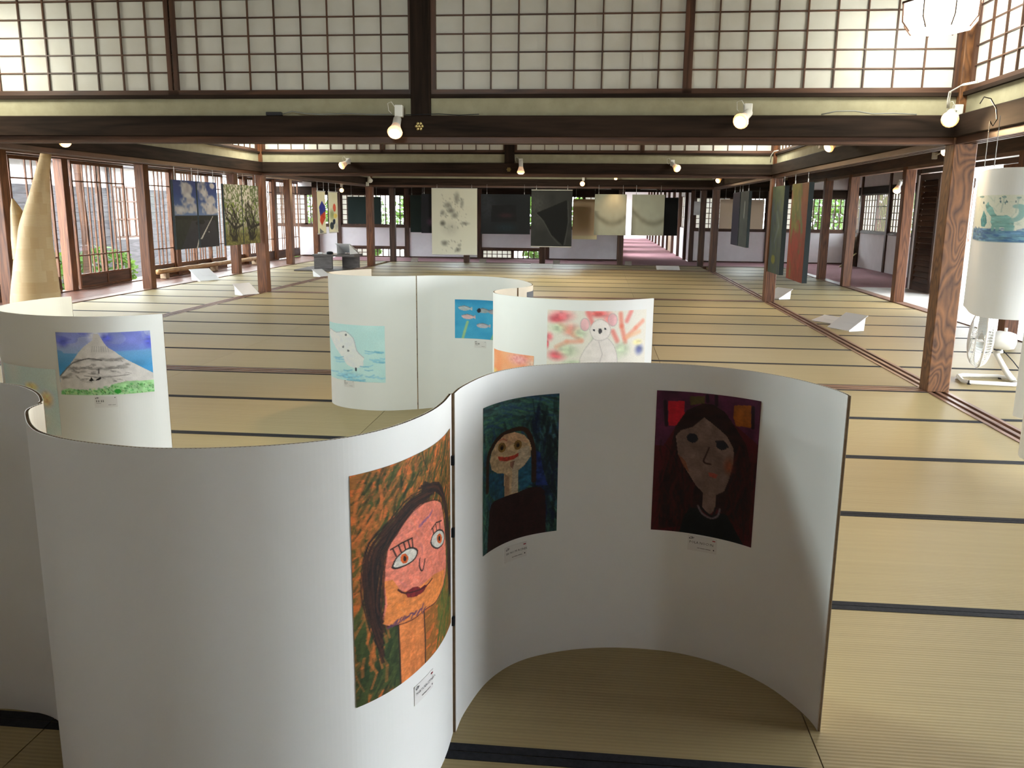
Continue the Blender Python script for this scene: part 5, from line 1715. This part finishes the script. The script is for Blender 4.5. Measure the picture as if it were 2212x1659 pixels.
# curved sheet with the blue creature, hung near the swirl-grained pillar
H_pts = [(2.44, 5.91), (2.375, 5.70), (2.31, 5.50), (2.275, 5.34), (2.29, 5.22), (2.36, 5.15), (2.5, 5.12), (2.72, 5.12)]
shH = Sheet(H_pts)
t = thing('hung_curved_sheet', 'pale curved board hung on wires with a blue-green creature drawing', 'artwork', (2.4, 5.4, .705), gh)
sheet_mesh('board_sheet', shH, 0, shH.len, .705, 1.565, M_card, 0, -.004, t, 80)
O5, S5 = (1750, 180), 462 / 1825
rg = (-1, 9)
a_, b_ = shH.hit(2112, 425, *rg), shH.hit(2112, 520, *rg)
cv = Canvas(shH, a_[0], a_[0] + .80, b_[1], a_[1], 150, 90, (196, 199, 186), O5, S5, 1.35, rg)
sea = [(1380, 1235), (1500, 1238), (1640, 1255), (1825, 1262), (2100, 1262), (2100, 1420), (1825, 1390), (1600, 1375), (1380, 1350)]
cv.fill(sea, (84, 118, 146), .95, .3, 30, 10)
cv.scribble(120, (0, 1, .7, 1), .1, .12, 3, [(66, 98, 140), (108, 150, 160), (60, 84, 128)], .6)
cv.blend(cv.Y / cv.ny > .97, (196, 199, 186), .5)
body = [(1500, 1040), (1525, 1010), (1530, 1035), (1560, 1060), (1580, 1110), (1600, 1130), (1680, 1125), (1720, 1150), (1740, 1170), (1740, 1230), (1560, 1230), (1540, 1180), (1550, 1140), (1510, 1090)]
cv.fill(body, (110, 152, 148), .95, .2, 30, 20)
cv.line([(1730, 1170), (1780, 1150), (1815, 1100), (1800, 1050), (1760, 1050)], 7, (128, 160, 156), .8)
for x in (1560, 1600, 1680, 1720):
    cv.line([(x, 1220), (x - 5, 1250)], 5, (110, 152, 148), .9)
cv.fill([(1470, 1130), (1485, 1085), (1505, 1130), (1510, 1190), (1490, 1225), (1462, 1220), (1458, 1160)], (70, 128, 132), .95, .15)
for x, y in ((1470, 968), (1660, 970), (1785, 975)):
    cv.ell((x, y), 20, 10, (116, 142, 140))
    cv.line([(x, y), (x - 15, y + 60), (x - 30, y + 130)], 1.2, (150, 166, 156), .8)
for x, y in ((1485, 1020), (1628, 1010), (1680, 1008), (1625, 985), (1665, 1020), (1760, 1010)):
    cv.ell((x, y), 6, 12, (66, 96, 104))
for _ in range(60):
    x, y = random.uniform(1440, 1990), random.uniform(980, 1220)
    cv.line([(x, y), (x + random.gauss(0, 25), y + random.gauss(0, 25))], 1, (150, 170, 158), .5)
cv.build('drawn_sheet', t)
for s_ in (.30, .62):
    x, y = (float(q) for q in shH.at(s_, -.002))
    MB().tube([(x, y, 1.56), (x, y, 1.86)], .0022, 5).build('wire', M_wire, t)
x, y = (float(q) for q in shH.at(.30, -.002))
MB().tube([(x, y, 1.86), (x + .02, y, 1.83), (x + .04, y, 1.87), (x + .02, y - .02, 1.93), (x - .01, y, 1.99), (x - .05, y, 2.0), (x - .07, y, 1.96)], .004, 6).build('hook', M_metal, t)
for k, (pts_, z0, z1, lab) in enumerate(((((2.41, 5.0), (2.395, 4.96), (2.43, 4.86), (2.55, 4.72), (2.8, 4.6)), .175, 1.0, 'grey-white curved board standing below the hung creature drawing, edge only'), (((2.18, 4.42), (2.155, 4.34), (2.185, 4.25), (2.34, 4.12), (2.64, 4.0)), .10, .98, 'bright white curved board edge before the grooved sill by the fan'))):
    sx = Sheet(pts_)
    t = thing('curved_board', lab, 'artwork', (float(sx.P[0, 0]), float(sx.P[0, 1]), z0), gh)
    sheet_mesh('board_sheet', sx, 0, sx.len, z0, z1, M_card, 0, -.004, t, 40)
    for s_ in (.1, sx.len - .1):
        x, y = (float(q) for q in sx.at(s_, -.002))
        MB().tube([(x, y, z1 - .01), (x, y, 2.5)], .002, 5).build('wire', M_wire, t)

# ------------------------------------------------------------------ lamps
gs = 'clip spot lamps on the beams'


def spot(label, mount, bulb, aim, lit=True, scale=1.0, power=None, cord=True, wall=(0, 1, 0)):
    """reflector bulb in a white clip socket; mount = where the adapter sits, bulb = centre of the glowing face"""
    mount, bulb, aim = Vector(mount), Vector(bulb), Vector(aim).normalized()
    t = thing('spot_lamp', label, 'spot lamp', mount, gs)
    w = Vector(wall) * .02
    box('adapter', mount.x - .028 * scale, mount.x + .028 * scale, mount.y - .028 * scale, mount.y + .03 * scale, mount.z - .04 * scale, mount.z + .045 * scale, M_wp, t, .004)
    q = aim.to_track_quat('Z', 'Y').to_matrix().to_4x4()
    Mx = Matrix.Translation(bulb) @ q
    s = scale
    neck = bulb - aim * .155 * s
    MB().tube([mount, mount * .5 + neck * .5 + Vector((0, 0, .012)), neck], .010 * s, 8).build('joint_arm', M_wp, t, smooth=True)
    MB().lathe([(.020 * s, -.165 * s), (.030 * s, -.160 * s), (.031 * s, -.085 * s), (.034 * s, -.075 * s)], 14, Mx).build('socket', M_wp, t, smooth=True)
    bw = MB().lathe([(.030 * s, -.085 * s), (.036 * s, -.06 * s), (.052 * s, -.012 * s)], 16, Mx).build('bulb_body', M_bulb_side if lit else M_wp, t, smooth=True)
    MB().lathe([(.052 * s, -.012 * s), (.056 * s, -.002 * s), (.053 * s, .008 * s), (.044 * s, .0175 * s)], 16, Mx).build('bulb_rim', M_bulb_rim if lit else M_wp, t, smooth=True)
    MB().lathe([(.044 * s, .017 * s), (.034 * s, .024 * s), (.012 * s, .029 * s)], 16, Mx).build('bulb_face', M_bulb if lit else M_wp, t, smooth=True)
    if cord:
        a = mount + Vector((-.02, -.02, .02)) * s
        MB().tube([a, a + Vector((-.03, -.01, .045)) * s, a + Vector((-.06, 0, .035)) * s, a + Vector((-.055, .01, -.015)) * s, a + Vector((-.035, .02, -.035)) * s], .0022 * s, 6).build('cord', M_wp, t, smooth=True)
    if lit:
        li = bpy.data.lights.new('spot_light', 'SPOT')
        li.energy = SPOT_POWER if power is None else power
        li.color = (1.0, .66, .36)
        li.spot_size = math.radians(120)
        li.spot_blend = .8
        li.shadow_soft_size = .04
        lo = put('spot_light', li, bulb + aim * .06, t)
        lo.rotation_mode = 'QUATERNION'
        lo.rotation_quaternion = (-aim).to_track_quat('Z', 'Y')
    return t


yb = YR[1] - .13
spot('lit clip spot lamp beside the middle post on the first beam', (-1.49, yb, 2.005), on_y(853, 286, 6.27), (0.05, -.75, -.65))
spot('lit clip spot lamp on the lantern half of the first beam', (1.03, yb, 2.01), on_y(1600, 262, 6.25), (-.45, -.8, -.45))
spot('lit clip spot lamp at the corner above the swirl-grained pillar', (2.455, yb, 2.0), on_y(2052, 258, 6.20), (-.35, -.85, -.35))
y2 = YR[2] - .13
spot('lit clip spot lamp on the second beam near the veranda', (-3.77, y2, 1.995), on_y(738, 358, 12.66), (-.6, -.6, -.5))
spot('lit clip spot lamp pointing straight down at the middle of the second beam', (-1.165, y2, 2.0), on_y(1125, 372, 12.70), (0, -.15, -1))
spot('lit clip spot lamp on the second beam near the red painting', (1.04, y2, 1.99), on_y(1463, 364, 12.66), (.45, -.75, -.5))
spot('lit clip spot lamp on the side beam beside the woven sculpture', (XL + .13, 7.75, 1.99), on_x(141, 307, -4.98), (.55, -.6, -.6))
spot('lit clip spot lamp on the side beam above the red painting', (XR - .13, 9.95, 2.04), on_x(1790, 318, 2.30), (-.75, -.45, -.5))
spot('lit clip spot lamp on the outer lintel behind the swirl-grained pillar', (XRO - .16, 11.95, 2.05), on_x(2041, 328, 4.30), (-.8, -.5, -.3), cord=False)
spot('lit clip spot lamp on the outer pillar by the shutter', (XRO - .13, 13.25, 1.75), on_x(1937, 412, 4.27), (-.4, -.5, -.75), cord=False)
y3 = YR[3] - .13
spot('lit round-faced spot lamp in the middle of the third beam', (-.36, y3, 1.99), on_y(1258, 397, 19.1), (-.1, -1, -.15), cord=False)
spot('lit clip spot lamp at the end of the third beam above the corridor side', (XR - .13, 18.9, 2.03), on_x(1551, 390, 2.34), (-.6, -.6, -.4), cord=False)
spot('small lit lamp showing above the fold drawings on the third beam', (.35, 19.30, 2.06), on_y(1330, 386, 19.12), (0, -.4, -.9), cord=False, scale=.7)
spot('lit round-faced lamp hung low beside the coloured banners', (-6.37, YG - .1, 1.86), on_y(738, 411, 20.85), (.1, -1, -.1), cord=False)
spot('unlit white clip lamp at the end of the side beam near the banners', (XL + .13, 18.7, 1.83), on_x(800, 391, -5.0), (.4, -.5, -.7), lit=False, cord=False)


_lm = {}


def lantern(x, y, label, f=1.0, z=2.25, k_=1.0):
    if f not in _lm:
        _lm[f] = M_lantern if f == 1.0 else emit('lit_lantern_shade_%d' % (f * 100), (1.0, 1.0, .86), LANTERN_POWER * f)
    t = thing('ceiling_lantern', label, 'lantern', (x, y, z), 'glowing ceiling lanterns')
    n = 8
    b = Vector((x, y, z))
    MB().lathe([(.10 * k_, -.005), (.150 * k_, .005), (.188 * k_, .05 * k_), (.192 * k_, .135 * k_), (.165 * k_, .15 * k_)], n, Matrix.Translation(b)).build('shade', _lm[f], t)
    fr = wood('frame', 'z')
    for k in range(n):
        c = 2 * math.pi * k / n
        d = Vector((math.cos(c), math.sin(c), 0)) * k_
        MB().tube([b + d * .155 + Vector((0, 0, .002)), b + d * .193 + Vector((0, 0, .05 * k_)), b + d * .197 + Vector((0, 0, .14 * k_))], .006, 5).build('rib', fr, t)
    MB().lathe([(.205 * k_, .138 * k_), (.205 * k_, .15 * k_), (.12 * k_, .175 * k_)], n, Matrix.Translation(b)).build('top_cap', fr, t)
    MB().tube([(x, y, z + .17 * k_), (x, y, CEIL)], .008, 8).build('rod', M_metal, t)
    return t


lantern(2.10, 5.9, 'glowing eight-sided ceiling lantern before the paper windows of the first beam', .26, 2.43, 1.18)
lantern(-4.75, 5.9, 'glowing eight-sided ceiling lantern at the sculpture end of the first beam', .26, 2.43, 1.18)
lantern(-1.34, 3.3, 'glowing eight-sided ceiling lantern above the middle of the partition room')
for x, y, lab in ((2.10, 12.3, 'on the red painting side'), (-4.75, 12.3, 'on the tree photograph side')):
    lantern(x, y, 'glowing eight-sided ceiling lantern before the second beam ' + lab, .26, 2.43, 1.18)
lantern(-1.34, 16.1, 'unseen eight-sided ceiling lantern added between the second and third beams to brighten the far end', 1.6)  # hidden lantern added to brighten the far mats and back wall

# flower-shaped nail covers on the beams
for y, z, lab in ((YR[1] - .103, 1.903, 'small brass flower-shaped nail cover on the first dark beam'), (YR[2] - .103, 1.888, 'small brass flower-shaped nail cover on the second dark beam')):
    t = thing('nail_cover', lab, 'ornament', (-1.345, y, z))
    for k in range(6):
        c = k * math.pi / 3
        MB().lathe([(.008, -.002), (.013, .001), (.010, .006), (.004, .007)], 8, Matrix.Translation((-1.345 + .022 * math.cos(c), y, z + .022 * math.sin(c))) @ Matrix.Rotation(math.pi / 2, 4, 'X')).build('petal', M_brass, t)
    MB().lathe([(.012, -.002), (.012, .006), (.006, .010)], 10, Matrix.Translation((-1.345, y, z)) @ Matrix.Rotation(math.pi / 2, 4, 'X')).build('boss', M_brass, t)


def cable(label, pts_, r=.0045, m=None, plug=None):
    t = thing('cable', label, 'cable', pts_[0], 'cables on the beams')
    MB().tube(pts_, r, 6).build('sheath', m or M_cable, t, smooth=True)
    if plug:
        box('plug', *plug, M_dcable, t, .004)
    return t


fb = YR[1] - .085
cable('grey flex and dark plug lying on top of the first beam', [(-2.40, fb, 1.992), (-2.32, fb, 2.012), (-2.22, fb, 1.996), (-2.1, fb, 1.99), (-1.9, fb, 1.996), (-1.7, fb, 1.988), (-1.55, fb, 1.99)], plug=(-2.52, -2.40, fb - .02, fb + .02, 1.981, 2.006))
cable('grey flex looped along the first beam by the corner lamp', [(1.55, fb, 1.986), (1.65, fb, 2.008), (1.78, fb, 2.010), (1.9, fb, 1.99), (2.05, fb, 1.994), (2.2, fb, 1.986)])
cp = cable('pale twin cable running down the corner from the side window to the corner lamp', [(XR - .09, 6.15, 2.155), (2.40, 6.24, 2.15), (2.36, 6.33, 2.12), (2.355, 6.33, 2.06), (2.37, 6.36, 2.02)], .005, M_rod)
MB().tube([(XR - .09, 6.16, 2.165), (2.415, 6.25, 2.16), (2.375, 6.34, 2.125), (2.37, 6.34, 2.06), (2.385, 6.37, 2.02)], .005, 6).build('sheath', M_rod, cp, smooth=True)
cable('pale cable running down the corner above the tall green painting', [(XR - .09, 12.5, 2.15), (XR - .11, 12.68, 2.15), (XR - .13, 12.78, 2.10), (XR - .13, 12.80, 2.0)], .008, M_rod)
cable('dark wire lying on top of the first beam past the post', [(-1.45, fb, 1.986), (-1.2, fb, 1.992), (-1.05, fb, 1.984), (-.9, fb, 1.99)], .003, M_dcable)

# ------------------------------------------------------------------ woven sculpture
wm = mat('woven_bamboo', (.62, .46, .26), .55, .3)
_b = N(wm, 'ShaderNodeTexBrick', i_Scale=1.0, i_Mortar_Size=.0, i_Brick_Width=.11, i_Row_Height=.12)
_b.inputs['Color1'].default_value = (.52, .36, .18, 1)
_b.inputs['Color2'].default_value = (.60, .45, .25, 1)
_tc = N(wm, 'ShaderNodeTexCoord')
_sx = N(wm, 'ShaderNodeSeparateXYZ')
_cx = N(wm, 'ShaderNodeCombineXYZ')
L(wm, _tc.outputs['Object'], _sx.inputs[0])
_ad = N(wm, 'ShaderNodeMath', operation='ADD')
L(wm, _sx.outputs[0], _ad.inputs[0])
L(wm, _sx.outputs[1], _ad.inputs[1])
L(wm, _ad.outputs[0], _cx.inputs[0])
L(wm, _sx.outputs[2], _cx.inputs[1])
L(wm, _cx.outputs[0], _b.inputs['Vector'])
_w1 = N(wm, 'ShaderNodeTexWave', wave_type='BANDS', bands_direction='Z', i_Scale=26.0, i_Distortion=.4)
L(wm, _tc.outputs['Object'], _w1.inputs['Vector'])
_mx = N(wm, 'ShaderNodeMix', data_type='RGBA', blend_type='MULTIPLY')
_mx.inputs['Factor'].default_value = .8
L(wm, _b.outputs['Color'], _mx.inputs['A'])
L(wm, ramp(wm, _w1.outputs['Fac'], [(0, (.82, .8, .76)), (.5, (1, 1, 1))]), _mx.inputs['B'])
L(wm, _mx.outputs['Result'], wm.node_tree.nodes['Principled BSDF'].inputs['Base Color'])
bump(wm, _w1.outputs['Fac'], .3, .003)
SX, SY = -6.19, 8.8
t = thing('woven_sculpture', 'tall tapering woven bamboo sculpture with a long horn and a short pointed lip', 'sculpture', (SX, SY, 0))


def horn(name, rings):
    v, f, n_ = [], [], 28
    # interpolate the rings smoothly
    R_ = np.array(rings, float)
    zz = np.linspace(0, len(R_) - 1, 40)
    R2 = np.array([np.interp(zz, np.arange(len(R_)), R_[:, k]) for k in range(R_.shape[1])]).T
    for _ in range(2):
        R2[1:-1] = .25 * R2[:-2] + .5 * R2[1:-1] + .25 * R2[2:]
    for x, y, z, rx, ry in R2:
        for k in range(n_):
            c = 2 * math.pi * k / n_
            v.append((x + rx * math.cos(c), y + ry * math.sin(c), z))
    for i in range(len(R2) - 1):
        for k in range(n_):
            k2 = (k + 1) % n_
            f.append((i * n_ + k, i * n_ + k2, (i + 1) * n_ + k2, (i + 1) * n_ + k))
    f.append(tuple(range(n_))[::-1])
    f.append(tuple((len(R2) - 1) * n_ + k for k in range(n_)))
    b = MB()
    b.v, b.f = v, f
    return b.build(name, wm, t, smooth=True)


horn('long_horn', [(-6.19, SY, 0, .275, .24), (-6.19, SY, .28, .262, .24), (-6.165, SY, .55, .225, .22), (-6.15, SY, .80, .195, .19), (-6.125, SY, 1.02, .175, .17), (-6.06, SY, 1.27, .125, .13), (-6.01, SY, 1.45, .095, .10), (-5.97, SY, 1.63, .07, .075), (-5.905, SY, 1.83, .055, .055), (-5.865, SY, 1.97, .045, .045), (-5.82, SY, 2.12, .028, .028), (-5.79, SY, 2.22, .008, .008)])
horn('short_lip', [(-6.22, SY - .02, .72, .14, .15), (-6.245, SY - .02, .95, .115, .13), (-6.265, SY - .02, 1.12, .085, .10), (-6.295, SY - .02, 1.25, .055, .06), (-6.325, SY - .02, 1.37, .010, .01)])

# ------------------------------------------------------------------ floor fan
FX, FY = 3.09, 6.92
t = thing('floor_fan', 'white floor-standing electric fan with a wire cage on a looped tube base', 'fan', (FX, FY, 0))
loop = [(FX - .17, FY - .12, .018), (FX + .15, FY - .17, .018), (FX + .20, FY - .12, .018), (FX + .22, FY + .10, .018), (FX + .17, FY + .17, .018), (FX - .10, FY + .18, .018), (FX - .15, FY + .14, .018), (FX - .20, FY - .07, .018), (FX - .17, FY - .12, .018)]
MB().tube(loop, .016, 10, cap=False).build('base_loop', M_wp, t, smooth=True)
for p_ in ((FX - .17, FY - .12), (FX + .18, FY - .14), (FX + .18, FY + .15), (FX - .13, FY + .16)):
    MB().lathe([(.014, 0), (.016, .006), (.014, .012)], 8, Matrix.Translation((p_[0], p_[1], 0))).build('rubber_foot', M_dcable, t)
MB().tube([(FX + .20, FY - .02, .02), (FX + .15, FY, .09), (FX + .08, FY, .20), (FX + .05, FY, .25)], [.026, .022, .019, .02], 10).build('neck', M_wp, t, smooth=True)
HC = Vector((FX - .02, FY, .345))
ax = Vector((-.94, .26, .05)).normalized()
Mh = Matrix.Translation(HC) @ ax.to_track_quat('Z', 'X').to_matrix().to_4x4()
MB().lathe([(.03, -.20), (.06, -.19), (.072, -.15), (.075, -.07), (.06, -.03), (.03, -.02)], 18, Mh).build('motor_housing', M_wp, t, smooth=True)
MB().tube([HC - ax * .12 + Vector((0, 0, .06)), HC - ax * .12 + Vector((0, 0, .10))], .012, 8).build('knob', M_wp, t)
MB().tube([HC - ax * .08 + Vector((0, 0, -.08)), HC - ax * .08 + Vector((0, 0, -.05))], .030, 10).build('pivot', M_dcable, t)
MB().tube([HC - ax * .09 + Vector((.01, 0, -.10)), HC - ax * .09 + Vector((0, 0, -.05))], .022, 10).build('bracket', M_wp, t)


def cage(name, zfun, n_rad, rmax, rings):
    b = MB()
    for r in rings:
        b.tube([Mh @ Vector((r * math.cos(c), r * math.sin(c), zfun(r))) for c in np.linspace(0, 2 * math.pi, 33)], .0022 if r < rmax else .006, 5, cap=False)
    for k in range(n_rad):
        c = 2 * math.pi * k / n_rad
        b.tube([Mh @ Vector((r * math.cos(c), r * math.sin(c), zfun(r))) for r in np.linspace(.04, rmax, 7)], .0014, 4, cap=False)
    b.build(name, M_wp, t)


RC = .235
cage('front_guard', lambda r: .045 + .085 * math.sqrt(max(0, 1 - (r / RC) ** 2.6)), 60, RC, (.05, .12, .18, RC))
cage('rear_guard', lambda r: .04 - .075 * math.sqrt(max(0, 1 - (r / RC) ** 2.6)), 60, RC, (.06, .13, .19, RC))
MB().lathe([(.045, .118), (.05, .128), (.03, .134)], 16, Mh).build('centre_badge', M_wp, t)
M_blade = mat('fan_blade_plastic', (.62, .66, .66), .35, .5)
for k in range(4):
    c0 = k * math.pi / 2
    v, f = [], []
    for i in range(6):
        r = .03 + .165 * i / 5
        for j in range(5):
            c = c0 + (-.45 + .9 * j / 4) * (.6 + .4 * i / 5)
            v.append(tuple(Mh @ Vector((r * math.cos(c), r * math.sin(c), .045 + (j - 2) * .014))))
    for i in range(5):
        for j in range(4):
            f.append((i * 5 + j, i * 5 + j + 1, i * 5 + j + 6, i * 5 + j + 5))
    b = MB()
    b.v, b.f = v, f
    b.build('blade', M_blade, t, smooth=True)
MB().tube([HC - ax * .10 + Vector((.02, 0, -.08)), (FX + .17, FY - .05, .18), (FX + .24, FY - .10, .08), (FX + .30, FY - .16, .008), (FX + .55, FY - .35, .006), (FX + .9, FY - .3, .006)], .004, 6).build('cord', M_dcable, t, smooth=True)

# ------------------------------------------------------------------ caption stands on the floor
gc = 'white folded caption stands on the floor'


def stand(label, x, y, rz, w=.34, d=.22, h=.10, z=0.0, g=None, m=None):
    """folded white card: sloping plate on two triangular cheeks"""
    m = m or M_tag
    t = thing('caption_stand', label, 'stand', (x, y, z), g or gc)
    t.rotation_euler = (0, 0, rz)
    th = .006

    def add(nm, v, f):
        o = bpy.data.objects.new(nm, mesh(nm, v, f, m))
        COL.objects.link(o)
        o.parent = t
    q = [(-w / 2, -d / 2, .012), (w / 2, -d / 2, .012), (w / 2, d / 2, h), (-w / 2, d / 2, h)]
    add('sloping_plate', q + [(a, b, c + th) for a, b, c in q], [(3, 2, 1, 0), (4, 5, 6, 7), (0, 1, 5, 4), (2, 3, 7, 6), (1, 2, 6, 5), (3, 0, 4, 7)])
    for sx in (-w * .42, w * .42):
        a = [(sx - .004, -d * .40, 0), (sx - .004, d * .42, 0), (sx - .004, d * .46, h * .96), (sx - .004, -d * .40, .02)]
        add('cheek', a + [(p_ + .008, b_, c_) for p_, b_, c_ in a], [(0, 1, 2, 3), (7, 6, 5, 4), (0, 4, 5, 1), (1, 5, 6, 2), (2, 6, 7, 3), (3, 7, 4, 0)])
    b_ = [(-w * .12, -d * .1, .012 + (h - .012) * .4 + th + .001), (w * .38, -d * .1, .012 + (h - .012) * .4 + th + .001), (w * .38, d * .38, .012 + (h - .012) * .88 + th + .001), (-w * .12, d * .38, .012 + (h - .012) * .88 + th + .001)]
    add('caption_sheet', b_ + [(p_, q_, r_ + .001) for p_, q_, r_ in b_], [(3, 2, 1, 0), (4, 5, 6, 7), (0, 1, 5, 4), (2, 3, 7, 6), (1, 2, 6, 5), (3, 0, 4, 7)])
    return t


stand('white folded caption stand by the pillar below the tree photographs', -5.30, 12.40, math.radians(58), .30, .24, .16)
stand('white folded caption stand at the veranda edge near the bamboo pole', -7.02, 14.65, math.radians(60), .42, .32, .20)
stand('small white caption stand on the sill before the charcoal table', -5.33, 16.05, math.radians(60), .26, .24, .13)
stand('white caption stand with a raised plate on the strip below the red painting', 2.86, 9.92, math.radians(-62), .34, .26, .17)
stand('low white caption stand touching the grooved sill below the red painting', 2.80, 10.52, math.radians(-62), .34, .20, .07)
stand('white caption stand on the strip behind the pillar with the green painting', 2.80, 13.45, math.radians(-62), .36, .26, .15)
for x, lab in ((-4.55, 'behind the low table'), (-2.83, 'below the ember canvas'), (-1.0, 'below the fan scroll'), (.75, 'at the corridor mouth')):
    stand('tiny pale wooden caption rest on the carpet edge %s' % lab, x, 20.97, math.radians(0), .17, .12, .10, 0, 'tiny caption rests along the carpet', noisy('rest_wood_%d' % int(x * 10 + 99), (.40, .34, .28), (.5, .44, .38), 5))
for x, lab in ((-1.28, 'below the fan scroll'), (1.60, 'below the fold drawings')):
    stand('wide white caption board lying on the mats %s' % lab, x, 19.62, 0, .52, .30, .08)

# low charcoal table with small things
t = thing('low_table', 'low charcoal wooden table with slab legs on a flat base board', 'table', (-5.6, 18.0, 0))
box('table_top', -6.06, -5.14, 17.70, 18.35, .29, .335, M_tablewood, t, .004)
box('slab_leg', -6.04, -5.64, 17.74, 17.80, .03, .29, M_tablewood, t, .003)
box('slab_leg', -5.56, -5.18, 18.20, 18.26, .03, .29, M_tablewood, t, .003)
box('base_board', -6.35, -5.34, 17.35, 18.6, .003, .03, M_tablewood, t, .003)
stand('white sloping reading rest on the charcoal table', -5.40, 18.08, math.radians(160), .40, .34, .22, .336)
for k, (x, y, lab) in enumerate(((-5.92, 17.82, 'beside the table edge'), (-5.78, 17.95, 'further from the table edge'))):
    o = MB().lathe([(.035, .336), (.05, .345), (.052, .37), (.04, .375), (.036, .352)], 14, Matrix.Translation((x, y, 0))).build('small_dish', M_tag, None, smooth=True)
    tag(o, 'small white dish on the charcoal table, %s' % lab, 'dish', 'dishes on the charcoal table')
o = MB().lathe([(.05, .336), (.07, .345), (.068, .385), (.03, .395)], 14, Matrix.Translation((-5.70, 17.79, 0))).build('ink_stone', M_black, None, smooth=True)
tag(o, 'small black lidded pot on the charcoal table', 'pot')

# small sign plates above the corridor mouth
for x0, x1, m, lab in ((-.02, .28, M_tag, 'small white sign plate on the gallery lintel over a fold drawing'), (.98, 1.36, M_tag, 'long white sign plate on the gallery lintel'), (1.42, 1.72, mat('red_sign', (.25, .04, .05), .6), 'small dark red sign plate on the gallery lintel')):
    s_ = thing('sign_plate', lab, 'sign', (x0, YG - .08, 1.82))
    box('plate', x0, x1, YG - .085, YG - .07, 1.815, 1.89, m, s_)
    box('rim', x0 - .008, x1 + .008, YG - .072, YG - .0695, 1.807, 1.898, M_metal, s_)
